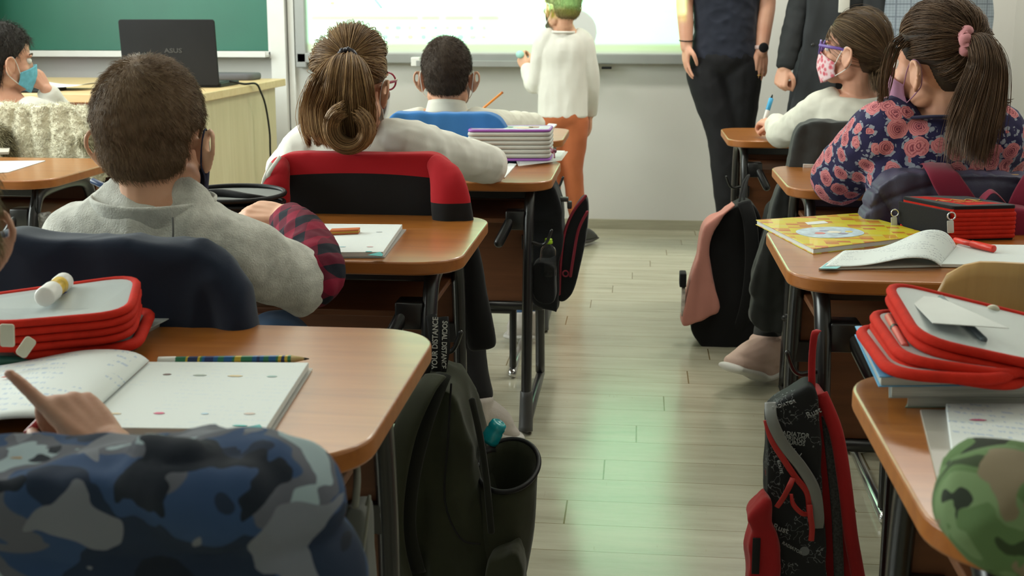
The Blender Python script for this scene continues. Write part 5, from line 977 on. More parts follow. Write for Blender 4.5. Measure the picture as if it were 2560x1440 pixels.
t = thing('backpack', 'red backpack with black doodle-printed panel and grey band hanging from the right desk', 'backpack', tuple(W(2010, 1200, 1.97)))
YB_ = 1.845
pad('back_section', [(2040, 975), (2062, 985), (2088, 1060), (2112, 1190), (2128, 1310), (2142, 1420), (2140, 1530), (1930, 1540), (1925, 1300), (1930, 1030)], 1.905, .10, redn, t, .006, 6, wrinkle(.003, 10, 8.))
pn = pad('printed_panel', [(2022, 950), (1975, 975), (1922, 1010), (1914, 1070), (1912, 1200), (1914, 1300), (1920, 1420), (1926, 1530), (2062, 1532), (2062, 1400), (2050, 1200), (2046, 1050), (2040, 985)], 1.840, .055, doo, t, .004, 4, wrinkle(.0025, 11, 2.))
yf = 1.803
strap('reflective_band', [W(1926, 1006, yf+.018), W(1930, 1050, yf), W(1958, 1110, yf-.002), W(2005, 1170, yf-.002), W(2036, 1225, yf-.002), W(2046, 1290, yf), W(2044, 1320, yf+.006)], .018, .003, refl, t, (1, 0, .25))
zp = mat('red_zip', (.42, .015, .012), .5)
zo = strap('zip', [W(1916, 1050, yf+.006), W(1930, 1100, yf), W(1960, 1150, yf-.002), W(1988, 1192, yf-.002), W(2018, 1232, yf-.001), W(2024, 1280, yf)], .010, .004, zp, t, (1, 0, .4))
strap('zip_pull', [W(1982, 1195, yf-.008), W(1974, 1215, yf-.014), W(1958, 1245, yf-.012), W(1942, 1268, yf-.010)], .009, .003, zp, t, (1, 0, .5)); strap('zip_pull', [W(2024, 1262, yf-.008), W(2026, 1290, yf-.014), W(2030, 1320, yf-.012), W(2028, 1352, yf-.012)], .009, .003, zp, t, (1, 0, 0))
strap('pocket_edge', [W(1978, 1235, yf-.004), W(1984, 1262, yf-.008), W(2006, 1284, yf-.008), W(2024, 1284, yf-.004)], .008, .004, zp, t, (0, 0, 1))
pad('side_pocket', [(1914, 1214), (1908, 1240), (1868, 1278), (1876, 1310), (1866, 1350), (1870, 1440), (1868, 1535), (1942, 1540), (1942, 1430), (1940, 1330), (1922, 1290)], 1.815, .06, redn, t, .004, 4, lambda p, n_: .005*nz(p*A_(1, 1, 1), 22)+.003*(1-abs(nz(p, 20, 2.))*3))
strap('air_mesh', [W(2066, 1040, 1.842), W(2078, 1150, 1.837), W(2092, 1300, 1.835), W(2100, 1530, 1.840)], .016, .006, meshg, t)
strap('shoulder_strap', [W(2052, 985, 1.845), W(2090, 1080, 1.830), W(2112, 1210, 1.825), W(2126, 1330, 1.825), W(2138, 1400, 1.830), W(2146, 1445, 1.835)], .022, .012, redn, t)
strap('hanging_loop', [W(2030, 972, 1.835), W(2030, 900, 1.835), W(2036, 838, 1.835), W(2046, 826, 1.845)], .011, .003, redn, t)
s = S(); s.box(W(1890, 1390, 1.782), (.012, .003, .06)); mesh('pocket_print', s, M['black'], t, bevel=.001)
wp = mat('faint_white_print', (.30, .31, .31), .7)
for (tx, sz, px, py, ang) in (('RADIATOR', .0095, 1985, 1086, -.08), ('SPRINGS', .0095, 1985, 1097, -.08), ('CURIOS', .0085, 1988, 1108, -.08), ('RADIATOR', .0075, 1960, 1012, .35), ('Rust', .014, 1952, 1322, -.3), ('Rust', .013, 2034, 1032, .5), ('ROUTE', .007, 1950, 1168, -1.3), ('RADIATOR', .007, 1980, 1370, -.5), ('No. 1', .009, 1990, 1130, -.6)):
    text('panel_lettering', tx, sz, W(px, py, yf-.001), (math.cos(ang), 0, math.sin(ang)), (-math.sin(ang), 0, math.cos(ang)), wp, pn, ext=.001)
# grey cloth bag at the nearest desk and a small speckled pouch at the left
t = thing('cloth_bag', 'pale grey cloth bag hanging under the nearest left desk', 'bag', tuple(W(895, 1330, 1.16)))
pad('bag_body', [(872, 1262), (898, 1256), (920, 1268), (926, 1380), (932, 1560), (862, 1560), (866, 1380)], 1.18, .035, mat('grey_cloth', (.13, .135, .125), .9), t, .004, 5, lambda p, n_: .004*nz(p*A_(3, 1, .3), 20))
mesh('cord', S().tube([W(888, 1262, 1.16), W(893, 1200, 1.17), W(890, 1150, 1.2)], .004, 8).tube([W(916, 1262, 1.155), W(924, 1240, 1.14), W(918, 1300, 1.14), W(906, 1400, 1.14), W(900, 1470, 1.14)], .0016, 6), mat('grey_cord', (.20, .20, .17), .9), t)
t = thing('speckled_pouch', 'small speckled grey pouch hanging under the desk at the left edge', 'pouch', tuple(W(100, 555, 3.0)))
pad('pouch_body', [(72, 540), (106, 532), (124, 536), (132, 600), (70, 610)], 2.98, .03, mat('speckled_cloth', (.22, .21, .20), .9, .6, 120), t, .004, 4); mesh('cord', S().tube([W(78, 545, 2.97), W(80, 500, 2.96), W(84, 462, 2.98)], .003, 6).tube([W(92, 545, 2.97), W(94, 500, 2.96), W(92, 462, 2.98)], .003, 6), M['black'], t)
# ---------------------------------------------------------------- paper and pencil cases
def page_mat(name, ink, s=1., dens=.5, ang=0.):
    m, n, b = newmat(name); c = n('SeparateXYZ', Vector=n.co((1, 1, 1), (0, 0, ang)))
    row = n.m('LESS_THAN', n.m('ABSOLUTE', n.m('SUBTRACT', n.m('FRACT', n.m('MULTIPLY', c.outputs[1], 62./s)), .5)), .17)
    w = n('TexNoise', Vector=n.co((1, .25, 1), (0, 0, ang)), Scale=260./s, Detail=2.); bl = n('TexNoise', Vector=n.co(loc=(4, 3, 1)), Scale=13./s, Detail=1.)
    k = n.m('MULTIPLY', n.m('MULTIPLY', row, n.m('GREATER_THAN', w.outputs[0], .52)), n.m('GREATER_THAN', bl.outputs[0], 1-dens)); k = n.m('MULTIPLY', k, .42)
    P(b, n, color=n.mix(k, (.65, .69, .68), ink), rough=.65, spec=.3); return m
pgA = page_mat('workbook_page_written', (.18, .30, .55), 1., .56, .25); pgB = page_mat('workbook_page_faint', (.55, .62, .68), .8, .55)
teal = mat('teal_print', (.02, .30, .30), .5); film, n, b = newmat('clear_cover_film'); P(b, n, color=(.80, .85, .84), rough=.22, alpha=.42, spec=.6)
def quad(px, z): return [G(x, y, z) for x, y in px]
def slab(name, c4, h, m, parent=None, bevel=.0008, r=0.):
    o = c4 if not r else [q for q in qpath(c4, r)]
    a = [(p[0], p[1]) for p in o]; ar = sum(a[i][0]*a[(i+1) % len(a)][1]-a[(i+1) % len(a)][0]*a[i][1] for i in range(len(a)))
    if ar < 0: a = a[::-1]
    return mesh(name, S().prism(a, h, (0, 0, c4[0][2])), m, parent, smooth=False, bevel=bevel)
def qpath(c4, r, k=6):
    c4 = [np.array(c) for c in c4]; out = []
    for i in range(4):
        P0, A0, B0 = c4[i], c4[i-1], c4[(i+1) % 4]; a = P0+nrm(A0-P0)*r; b_ = P0+nrm(B0-P0)*r
        for j in range(k+1): q = j/k; out.append(a*(1-q)**2+P0*2*q*(1-q)+b_*q*q)
    return out
def curl(name, S1, S2, L1, L2, hf, m, parent, th=.0012, nu=28, nv=12, over=.0):
    S1, S2, L1, L2 = map(np.array, (S1, S2, L1, L2))
    def f(u, v): p = (L1*(1-v)+L2*v)*(1-u)+(S1*(1-v)+S2*v)*u; return p+A_(0, 0, hf(u, v))+(S1-L1)*over*math.sin(PI*min(1, max(0, (u-.72)/.28)))
    return mesh(name, S().grid(f, nu, nv), m, parent, solid=th)
def mark(parent, px, z, w, h, c, rz=0.): # small printed pictures on a page
    p = G(px[0], px[1], z); return mesh('printed_mark', S().prism([(x*w, y*h) for x, y in ((-.5, -.2), (-.2, -.5), (.3, -.4), (.5, .1), (.2, .5), (-.3, .35))], .0003, (p[0], p[1], z), (math.cos(rz), math.sin(rz), 0), (-math.sin(rz), math.cos(rz), 0)), mat('print_%d_%d_%d' % tuple(int(q*99) for q in c), c, .7), parent, smooth=False)
ZD = DH
# -- the open workbook at the nearest left desk
t = thing('workbook', 'open workbook in a clear cover with teal corner on the nearest left desk', 'workbook', tuple(G(370, 1000, ZD)))
slab('cover', quad([(372, 922), (782, 926), (672, 1102), (190, 1094)], ZD), .003, film, t)
slab('right_pages', quad([(372, 920), (772, 922), (664, 1092), (192, 1086)], ZD+.003), .008, pgB, t)
hA = lambda u, v: .004+.017*math.sin(PI*min(1, u**2.2))*(1-.25*v)+.006*u
curl('left_pages', G(372, 924, ZD+.003), G(192, 1092, ZD+.003), G(-150, 940, ZD+.003), G(-330, 1092, ZD+.003), hA, pgA, t, .003, over=.05)
slab('cover_corner', quad([(606, 1070), (650, 1062), (664, 1080), (662, 1092), (608, 1092)][:4]+[(612, 1092)], ZD+.0113), .0006, teal, t)
for (px, c, w, h) in (((418, 936), (.18, .12, .12), .010, .006), ((500, 938), (.35, .40, .36), .016, .006), ((588, 940), (.65, .52, .30), .018, .006), ((680, 941), (.35, .5, .48), .012, .006), ((285, 1034), (.6, .5, .35), .016, .005), ((398, 1033), (.6, .12, .22), .012, .006), ((512, 1034), (.45, .6, .7), .008, .005), ((624, 1034), (.6, .5, .45), .012, .006), ((600, 1064), (.10, .45, .42), .016, .004)):
    mark(t, px, ZD+.0113, w, h, c)
for (px, c) in (((205, 926), (.25, .12, .15)), ((300, 915), (.5, .6, .65)), ((18, 942), (.6, .2, .18))): mark(t, px, ZD+.0205, .013, .006, c, .3)
def pencil(label, a, b_, r, name='pencil', bands=None, m=None):
    a, b_ = np.array(a), np.array(b_); d = b_-a; t = thing(name, label, 'pencil', tuple(a))
    mesh('shaft', S().tube([a+d*.11, a+d*.88], r, 6, sub=1, cap=0), m, t, smooth=False); mesh('rubber_end', S().tube([a, a+d*.11], r*1.05, 12, sub=1, cap=.3), M['white'], t)
    mesh('point', S().tube([a+d*.88, a+d*.97], [r, r*.35], 10, sub=1, cap=0), mat('bare_pencil_wood', (.5, .36, .15), .7), t); mesh('lead', S().tube([a+d*.965, a+d], [r*.4, r*.1], 8, sub=1, cap=0), M['black'], t); return t
pm_, n, b = newmat('blue_patterned_lacquer'); tt = n('TexNoise', Vector=n.co((1, .05, .05)), Scale=38., Detail=1.); P(b, n, color=n.ramp(tt.outputs[0], [(0, (.01, .03, .12)), (.42, (.01, .10, .28)), (.50, (.02, .16, .08)), (.56, (.5, .36, .03)), (.62, (.01, .03, .10))], 'CONSTANT'), rough=.35)
pencil('blue, green and yellow patterned pencil lying above the open workbook', G(397, 902, ZD+.008), G(773, 897, ZD+.008), .0050, m=pm_)
t = thing('felt_pen', 'teal, red and white felt pen lying behind the open workbook at the left edge', 'pen', tuple(G(100, 902, ZD+.006)))
mesh('barrel', S().tube([G(-140, 902, ZD+.007), G(120, 902, ZD+.007)], .0065, 14, sub=1, cap=.3), mat('teal_plastic', (.05, .24, .20), .4), t); mesh('cap', S().tube([G(116, 902, ZD+.007), G(232, 901, ZD+.007)], .0072, 14, sub=1, cap=.3), mat('coral_plastic', (.55, .09, .07), .4), t); mesh('paper_label', S().tube([G(158, 902, ZD+.007), G(200, 901, ZD+.007)], .0075, 14, sub=1, cap=.0), mat('cream_label', (.6, .58, .48), .6, .5, 300), t)
# pen held by the pointing child
t = thing('ballpoint_pen', 'blue, white and red pen held in the fist of the pointing child', 'pen', tuple(W(100, 1045, 1.07)))
pa, pb = W(68, 1085, 1.045), W(156, 996, 1.09); mesh('barrel', S().tube([pa, pa+(pb-pa)*.75], .0042, 12, sub=1, cap=.3), mat('red_plastic', (.35, .02, .03), .35), t); mesh('clip', S().tube([pa+(pb-pa)*.70, pa+(pb-pa)*.86], .0050, 12, sub=1, cap=.3), mat('blue_plastic', (.03, .05, .30), .3), t); mesh('button', S().tube([pa+(pb-pa)*.86, pb], .0026, 10, sub=1, cap=.5), M['white'], t)
# -- zipped cases
zred = mat('red_zip_cloth', (.50, .018, .007), .8, .10, 60, bs=400, bst=.3, spec=.2); gin = mat('grey_case_lining', (.17, .18, .17), .8); filmg, n, b = newmat('case_window_film'); P(b, n, color=(.62, .68, .68), rough=.25, alpha=.72, spec=.6)
def leaf(parent, c4, h, nl, r=.025, window=True, name='case_leaf', up=A_(0, 0, 1)):
    s = S(); path = qpath(c4, r); rr = h/nl*.56
    for i in range(nl): k = 1+.008*math.sin(i*2.2); cc = sum(path)/len(path); s.tube([cc+(p-cc)*k-up*(i+.5)*h/nl for p in path], [(rr*.9, rr)]*len(path), 10, side=up, sub=1, closed=True)
    o = mesh(name, s, zred, parent); cc = sum(path)/len(path); inn = [cc+(p-cc)*.97 for p in path]
    mesh('lining', S().add(np.array([p-up*h*.55 for p in inn]), [tuple(range(len(inn)))]), gin, o, smooth=False, solid=.002)
    if window: mesh('window', S().add(np.array([p-up*.003 for p in inn]), [tuple(range(len(inn)))]), filmg, o, smooth=False, solid=.0008)
    return o
def tubeobj(name, a, b_, r, m, parent, n=12): return mesh(name, S().tube([a, b_], r, n, sub=1, cap=.4), m, parent)
# left red case
covers = mat('covered_books', (.45, .42, .38), .35, .3, 14, coat=.3)
cb_ = slab('covered_book', quad([(446, 792), (240, 903), (-330, 896), (-60, 788)], ZD), .010, covers, None); tag(cb_, 'plastic-covered books under the red pencil case at the left, blurred colourful cover', 'book')
slab('clear_cover', quad([(448, 786), (240, 892), (-330, 892), (-60, 782)], ZD+.0103), .0018, film, cb_)
col_ = mat('printed_cover_patch', (.55, .30, .14), .4, .5, 25); slab('printed_cover', quad([(400, 786), (300, 836), (180, 850), (300, 790)], ZD+.0101), .0006, col_, cb_)
t = thing('pencil_case', 'red zipped pencil case lying half open on covered books, nearest left desk', 'pencil case', tuple(G(180, 850, ZD+.02)))
z1 = ZD+.013
base = [G(378, 766, z1+.020), G(338, 852, z1+.016), G(70, 876, z1+.016), G(-60, 780, z1+.020)]
leaf(t, base, .014, 1, .03, False, 'case_leaf'); slab('back_cover', [A_(p[0], p[1], z1) for p in base], .004, M['black'], t, r=.03)
topc = [W(348, 682, 1.50), W(322, 775, 1.355), W(-30, 805, 1.30), W(-150, 750, 1.44)]
lf = leaf(t, topc, .040, 4, .045)
slab('pencils_inside', [G(330, 800, z1+.008), G(320, 840, z1+.008), G(150, 858, z1+.008), G(150, 815, z1+.008)], .006, mat('green_pencils', (.03, .10, .03), .5, .8, 60), t)
mesh('zip_pull', S().prism(rrect(.017, .026, .003), .003, W(20, 838, 1.255), (1, 0, 0), (0, .1, 1)), mat('ivory_plastic', (.50, .47, .36), .4), t, bevel=.001); mesh('zip_pull', S().prism(rrect(.014, .024, .004), .003, W(66, 868, 1.275), nrm((.8, 0, -.5)), nrm((.45, .3, .7))), mat('ivory_plastic', 0), t, bevel=.001)
t = thing('glue_stick', 'white and yellow glue stick lying on top of the left red pencil case', 'glue', tuple(W(130, 725, 1.42)))
ga, gb_ = W(112, 742, 1.37), W(160, 704, 1.46); dd = gb_-ga
tubeobj('cap', ga, ga+dd*.38, .0125, M['white'], t, 18); tubeobj('barrel', ga+dd*.36, ga+dd*.80, .0112, mat('yellow_label', (.55, .36, .03), .4, .5, 60), t, 18); tubeobj('base', ga+dd*.78, gb_, .0122, M['white'], t, 18)
tag(mesh('pencil_sharpener', S().ell(W(148, 742, 1.44), (.014, .012, .009)), mat('blue_sharpener', (.012, .02, .14), .3)), 'small dark blue sharpener beside the glue stick on the left red pencil case', 'sharpener')
# right red case, fanned open in three leaves, on a pile of books
bkm = [mat('blue_book_cover', (.10, .36, .62), .4, .06), mat('grey_white_pages', (.42, .43, .40), .6, .3, 90, st=(.1, .1, 6)), mat('green_edge_book', (.20, .26, .20), .5, .4, 60, st=(.1, .1, 4))]
def book(label, px, z, h, cm, pm3, group=None):
    t = thing('book', label, 'book', tuple(G(px[0][0], px[0][1], z)), group=group); q = quad(px, z); c = sum(q)/4
    slab('pages', [c+(p-c)*.985+A_(0, 0, .001) for p in q], h-.002, pm3, t); slab('cover', [p+A_(0, 0, h-.0015) for p in q], .0015, cm, t); slab('cover', q, .0012, cm, t); return t
book('lowest book of the pile under the fanned red pencil case', [(2262, 1020), (2330, 905), (2900, 900), (2960, 1020)], ZD, .013, bkm[2], bkm[1], 'books under the fanned red case')
book('middle grey covered book of the pile under the fanned red pencil case', [(2222, 996), (2220, 890), (2900, 880), (2960, 990)], ZD+.0135, .014, mat('grey_cover', (.36, .37, .36), .3, .1), bkm[1], 'books under the fanned red case')
book('bright blue covered book directly under the fanned red pencil case', [(2196, 968), (2136, 838), (2800, 830), (2940, 960)], ZD+.028, .012, bkm[0], bkm[1], 'books under the fanned red case')
t = thing('pencil_case', 'large red zipped pencil case fanned open in three leaves on the book pile', 'pencil case', tuple(G(2350, 930, ZD+.045)))
zt = ZD+.0415
b0 = [W(2142, 818, 1.455), W(2228, 940, 1.262), W(2520, 960, 1.250), W(2560, 840, 1.44)]
for p in b0: p[2] = max(p[2], zt+.012)
leaf(t, b0, .013, 1, .04, True); slab('back_cover', [A_(p[0], p[1], zt) for p in b0], .003, M['black'], t, r=.04)
leaf(t, [W(2176, 768, 1.475), W(2258, 886, 1.275), W(2556, 930, 1.262), W(2570, 800, 1.46)], .024, 2, .04, True)
l3 = leaf(t, [W(2214, 696, 1.49), W(2300, 838, 1.29), W(2640, 912, 1.275), W(2640, 800, 1.46)], .022, 2, .045, True)
for i in range(4):
    a_ = W(2222+i*26, 792+i*4, 1.435-i*.004); b2 = W(2262+i*32, 868+i*6, 1.32); dd = b2-a_
    f = thing('felt_pen', ['white pen with coral bands in the middle leaf of the fanned red case, leftmost', 'second white pen from the left in the middle leaf of the fanned red case', 'third white pen from the left in the fanned red case', 'fourth pen from the left in the fanned red case, mostly covered'][i], 'pen', tuple(a_), group='pens in the fanned red case')
    tubeobj('barrel', a_, b2, .0050, M['white'] if i else mat('coral_plastic', 0), f); tubeobj('band', a_+dd*.38, a_+dd*.44, .0054, M['steel'], f)
slab('card_insert', [W(2262, 738, 1.462), W(2330, 826, 1.325), W(2520, 868, 1.310), W(2350, 756, 1.45)], .001, mat('pale_card', (.55, .57, .55), .6), l3); tubeobj('ruler', W(2352, 745, 1.455), W(2460, 850, 1.32), .004, mat('slate_plastic', (.10, .13, .15), .4), l3)
mesh('zip_slider', S().ell(W(2482, 774, 1.462), (.008, .006, .006)), mat('ivory_plastic', 0), l3)
t = thing('workbook', 'white workbook in a clear cover on the nearest right desk below the books', 'workbook', tuple(G(2400, 1100, ZD)))
slab('cover', quad([(2300, 1030), (2352, 1246), (2900, 1300), (2760, 1030)], ZD), .003, mat('pale_plastic_cover', (.36, .34, .30), .35), t); slab('pages', quad([(2364, 1026), (2390, 1234), (2900, 1270), (2760, 1026)], ZD+.003), .008, pgA, t); mark(t, (2445, 1050), ZD+.0113, .018, .005, (.55, .08, .2), 0.)
# -- right second desk: yellow book, open notebook, marker, black and red case
def yellow_mat():
    m, n, b = newmat('yellow_check_cover'); c = n('TexChecker', Vector=n.co((1, 1, 1)), Scale=26.); v = n('TexWhiteNoise', _noise_dimensions='2D'); sp = n('VectorMath', _operation='SNAP'); n.set(sp.inputs[0], n.co()); sp.inputs[1].default_value = (.024, .018, 1)
    n.set(v.inputs['Vector'], sp.outputs[0]); P(b, n, color=n.ramp(v.outputs[0], [(0, (.74, .66, .03)), (.34, (.78, .58, .03)), (.55, (.70, .36, .03)), (.75, (.62, .22, .03)), (.88, (.72, .64, .10))], 'CONSTANT'), rough=.3, coat=.4); return m
t = thing('book', 'yellow and orange chequered book overhanging the left edge of its desk', 'book', tuple(G(2100, 590, ZD))); ym = yellow_mat(); yq = [(1889, 562), (2032, 636), (2330, 600), (2142, 545)]
q = quad(yq, ZD); c = sum(q)/4; slab('pages', [c+(p-c)*.985+A_(0, 0, .001) for p in q], .008, M['paper'], t); slab('cover', quad(yq, ZD), .0012, ym, t); cv = slab('cover', [A_(p[0], p[1], ZD+.0092) for p in q], .0014, ym, t)
zc = ZD+.0109; ov = [G(2075+85*math.cos(a)+4*math.sin(3*a), 581+14*math.sin(a), zc) for a in np.arange(28)*2*PI/28]; mesh('cover_picture', S().prism([(p[0], p[1]) for p in ov][::-1], .0003, (0, 0, zc)), mat('pale_blue_print', (.45, .58, .66), .35, .25, 60), cv, smooth=False)
for (px, w, h, c_) in (((2050, 583), .022, .020, (.6, .2, .18)), ((2085, 580), .030, .022, (.7, .66, .55)), ((2108, 584), .020, .014, (.25, .22, .3)), ((2122, 579), .016, .018, (.62, .5, .12)), ((2060, 577), .02, .01, (.3, .3, .42))): mark(cv, px, zc+.0004, w, h, c_)
slab('price_panel', quad([(2012, 556), (2020, 562), (2072, 558), (2060, 552)], zc), .0003, M['paper'], cv)
t = thing('notebook', 'open notebook with a curled-up left page beside the yellow book', 'notebook', tuple(G(2380, 640, ZD)))
pgC = page_mat('notebook_page_written', (.10, .12, .20), .75, .52, -.1)
slab('right_pages', quad([(2392, 618), (2352, 668), (2800, 676), (2760, 622)], ZD+.001), .006, pgB, t)
slab('back_page', quad([(2108, 632), (2046, 676), (2350, 668), (2390, 620)], ZD+.0005), .004, M['paper'], t)
curl('left_pages', G(2392, 620, ZD+.004), G(2352, 668, ZD+.004), G(2112, 628, ZD+.006), G(2062, 668, ZD+.006), lambda u, v: .001+.034*math.sin(PI*min(1, max(0, (u-.15)/.85)**2.0))*(1-.55*v), pgC, t, .001, 36, 12, over=.03)
slab('teal_corner', quad([(2050, 672), (2066, 658), (2108, 664), (2092, 672)], ZD+.0066), .0005, mat('aqua_print', (.20, .55, .58), .5), t)
t = thing('marker_pen', 'bright red marker lying on the open notebook beside the black and red case', 'pen', tuple(G(2430, 605, ZD+.015)))
ra, rb = G(2388, 600, ZD+.0145), G(2484, 622, ZD+.0145); rd = rb-ra; tubeobj('barrel', ra, ra+rd*.5, .0055, mat('bright_red_plastic', (.62, .03, .015), .3), t); tubeobj('cap', ra+rd*.45, rb, .0068, mat('bright_red_plastic', 0), t); mesh('clip', S().tube([ra+rd*.95+A_(0, -.006, -.001), ra+rd*.5+A_(0, -.0085, -.001)], .0016, 8, sub=1), mat('bright_red_plastic', 0), t)
t = thing('pencil_case', 'thick black and red multi-layer pencil case standing on the yellow book desk', 'pencil case', tuple(G(2400, 580, ZD)))
N0, L0, R0 = G(2378, 603, ZD), G(2250, 573, ZD), G(2536, 599, ZD); F0 = L0+R0-N0; q4 = [N0, R0, F0, L0]; h5 = .062
up = A_(0, 0, 1)
for i in range(6): 
    z = .008+i*(h5-.012)/6; path = qpath([p+up*z for p in q4], .010, 4); mesh('case_leaf', S().tube([p for p in path], [(.0050, .0046)]*len(path), 8, side=(0, 0, 1), sub=1, closed=True), zred, t)
cc = sum(q4)/4; slab('core', [cc+(p-cc)*.97 for p in q4], h5, zred, t); tm = slab('lid', [A_(p[0], p[1], ZD+h5-.002) for p in q4], .007, bk, t, .002, r=.008); slab('base', q4, .006, bk, t, .002, r=.008)
e = (L0-N0); nn_ = nrm(np.cross(e, up)); nn_ = nn_ if nn_[1] < 0 else -nn_
mesh('side_panel', S().prism([(0, .001), (.06, -.0+.001), (1., .012), (1.0, h5), (0.0, h5)] and [(0.02, .004), (.80, .004), (.97, .016), (1.0, h5-.004), (0.0, h5-.004)], .004, N0+nn_*.009, e, (0, 0, 1)), bk, t, smooth=False, bevel=.002)
cl4 = [cc+(p-cc)*k+up*(h5+.0048) for p, k in zip(q4, (.86, .86, .86, .86))]; mesh('top_print', S().prism([(p[0], p[1]) for p in [cl4[0]*.75+cl4[1]*.25, cl4[1]*.9+cl4[2]*.1, cl4[2]*.3+cl4[3]*.7, cl4[3]]], .0004, (0, 0, ZD+h5+.0048)), mat('red_panel_print', (.50, .02, .015), .5, .3, 50), tm, smooth=False)
gm_ = mat('gold_print', (.55, .32, .06), .5, .2); c9 = (cl4[0]+cl4[1]+cl4[2]+cl4[3])/4; xx = nrm(R0-N0); yy_ = np.cross(up, xx)
mesh('gold_scrawl', S().tube([c9+xx*(-.045+.009*i)+yy_*(.008*math.sin(i*1.9))+up*.0008 for i in range(11)], .0012, 6, sub=4), gm_, tm); mesh('gold_scrawl', S().tube([c9+xx*(-.02+.007*i)+yy_*(-.022+.004*math.sin(i*2.3))+up*.0008 for i in range(9)], .0009, 6, sub=4), gm_, tm)
for (px, Yp) in (((2237, 532), L0[1]-.01), ((2378, 540), N0[1]-.012)):
    p = W(px[0], px[1], Yp); zpl = mesh('zip_pull', S().tube([p+A_(.007*math.cos(a), -.002, .007*math.sin(a)) for a in np.arange(10)*2*PI/10], .0016, 6, closed=True), M['chrome'], t); mesh('pull_tag', S().prism(rrect(.012, .024, .002), .002, p+A_(-.001, -.003, -.020), (1, 0, .1), (-.1, 0, 1)), mat('pale_metal', (.6, .6, .56), .35, metal=.3), zpl, bevel=.0005)
# -- second left desk: closed workbook with rubber, round black case
t = thing('workbook', 'closed white workbook in a clear cover beside the elbow of the boy in grey', 'workbook', tuple(G(910, 610, ZD)))
slab('cover', quad([(800, 572), (1016, 576), (962, 646), (790, 646)], ZD), .0025, film, t); slab('pages', quad([(800, 570), (1006, 572), (958, 642), (790, 643)], ZD+.0025), .009, pgB, t); slab('cover_corner', quad([(918, 638), (950, 630), (958, 636), (955, 641), (918, 642)][:4], ZD+.0118), .0005, teal, t)
for px, c_ in (((948, 580), (.4, .42, .42)), ((925, 617), (.5, .3, .3)), ((856, 617), (.3, .5, .55)), ((922, 629), (.05, .4, .4))): mark(t, px, ZD+.0118, .012, .006, c_)
t = thing('eraser', 'orange rubber with a yellow stripe lying on the closed workbook', 'eraser', tuple(G(860, 585, ZD+.012)))
ea, eb = G(824, 588, ZD+.012), G(896, 585, ZD+.012); ed = nrm(eb-ea); el_ = np.linalg.norm(eb-ea); ey = np.cross((0, 0, 1), ed); ora = mat('orange_rubber', (.50, .13, .03), .6)
for nm, z0_, hh, mm in (('lower_layer', 0, .0035, ora), ('stripe', .0035, .0015, mat('yellow_rubber', (.62, .50, .05), .6)), ('upper_layer', .005, .004, ora)): mesh(nm, S().prism([(0, 0), (el_, 0), (el_+.006, .022), (.006, .022)], hh, ea+A_(0, 0, z0_), ed, ey), mm, t, smooth=False, bevel=.0008)
t = thing('round_case', 'round black zipped case with grey lining open on the desk of the boy in grey', 'pencil case', tuple(G(590, 560, ZD)))
c_ = W(584, 486, 2.35); rx_, ry_ = .102, .085
ellcup('case_body', (c_[0], c_[1], ZD+.003), (rx_*.98, ry_*.98), (c_[0], c_[1], c_[2]-.016), (rx_, ry_), bk, t, k=6)
mesh('zip_rim', S().tube([(c_[0]+rx_*math.cos(a), c_[1]+ry_*math.sin(a), c_[2]-.016) for a in np.arange(30)*2*PI/30], .0045, 8, closed=True), M['black'], t)
ld = [(c_[0]+(rx_+.002)*math.cos(a), c_[1]+(ry_+.002)*math.sin(a), c_[2]+.002+.004*math.sin(a)) for a in np.arange(36)*2*PI/36]
lid = mesh('lid', S().tube(ld, .0050, 8, sub=2, closed=True), M['black'], t); mesh('lid_lining', S().prism([(p[0], p[1]) for p in ld], .002, (0, 0, c_[2])), gin, lid, smooth=False)
mesh('zip_flap', S().tube([(c_[0]-.09, c_[1]-.05, c_[2]-.002), (c_[0]-.02, c_[1]-.045, c_[2]+.010), (c_[0]+.05, c_[1]-.060, c_[2]+.004), (c_[0]+.085, c_[1]-.045, c_[2]-.004)], [(.004, .008)]*4, 8, side=(0, 1, 0), sub=5), M['black'], lid)
tag(slab('card', [p for p in quad([(700, 524), (740, 534), (760, 530), (756, 520)], ZD+.001)], .010, mat('orange_card', (.55, .16, .06), .6)), 'small orange notebook corner showing behind the plaid cuff', 'notebook')
t = thing('felt_pen', 'dark and light blue pen poking up left of the boy in grey', 'pen', tuple(W(260, 460, 2.15))); pa, pb = W(231, 452, 2.16), W(335, 500, 2.13); dd = pb-pa; tubeobj('cap', pa, pa+dd*.42, .0060, mat('navy_plastic', (.008, .035, .12), .3), t); tubeobj('barrel', pa+dd*.40, pb, .0054, mat('blue_barrel', (.03, .22, .55), .35), t)
# -- third left desk: tall purple case on a covered book
t = thing('book', 'clear-covered book under the purple and white pencil case, overhanging the desk corner', 'book', tuple(G(1340, 395, ZD))); slab('pages', quad([(1300, 412), (1400, 398), (1412, 382), (1290, 380)], ZD), .007, M['paper'], t); slab('cover', quad([(1296, 416), (1404, 402), (1420, 380), (1280, 378)], ZD+.0075), .002, film, t)
t = thing('pencil_case', 'tall white and purple multi-layer pencil case on the desk of the white-topped girl', 'pencil case', tuple(G(1270, 396, ZD+.01)))
pu = mat('purple_piping', (.30, .09, .42), .5); wc_ = mat('white_case_cloth', (.50, .50, .46), .8, .05); zb = ZD+.0098; nl_, nr_ = G(1172, 402, zb), G(1372, 402, zb); dp = .135; fl_, fr_ = nl_+A_(.0, dp, 0), nr_+A_(0, dp, 0); q4 = [nl_, nr_, fr_, fl_]; hh = W(1270, 328, nl_[1])[2]-zb
for i in range(6): path = qpath([p+up*(.008+(i+.5)*(hh-.012)/6) for p in q4], .018, 5); mesh('case_leaf', S().tube(path, [(.0062, .0052)]*len(path), 8, side=(0, 0, 1), sub=1, closed=True), wc_, t)
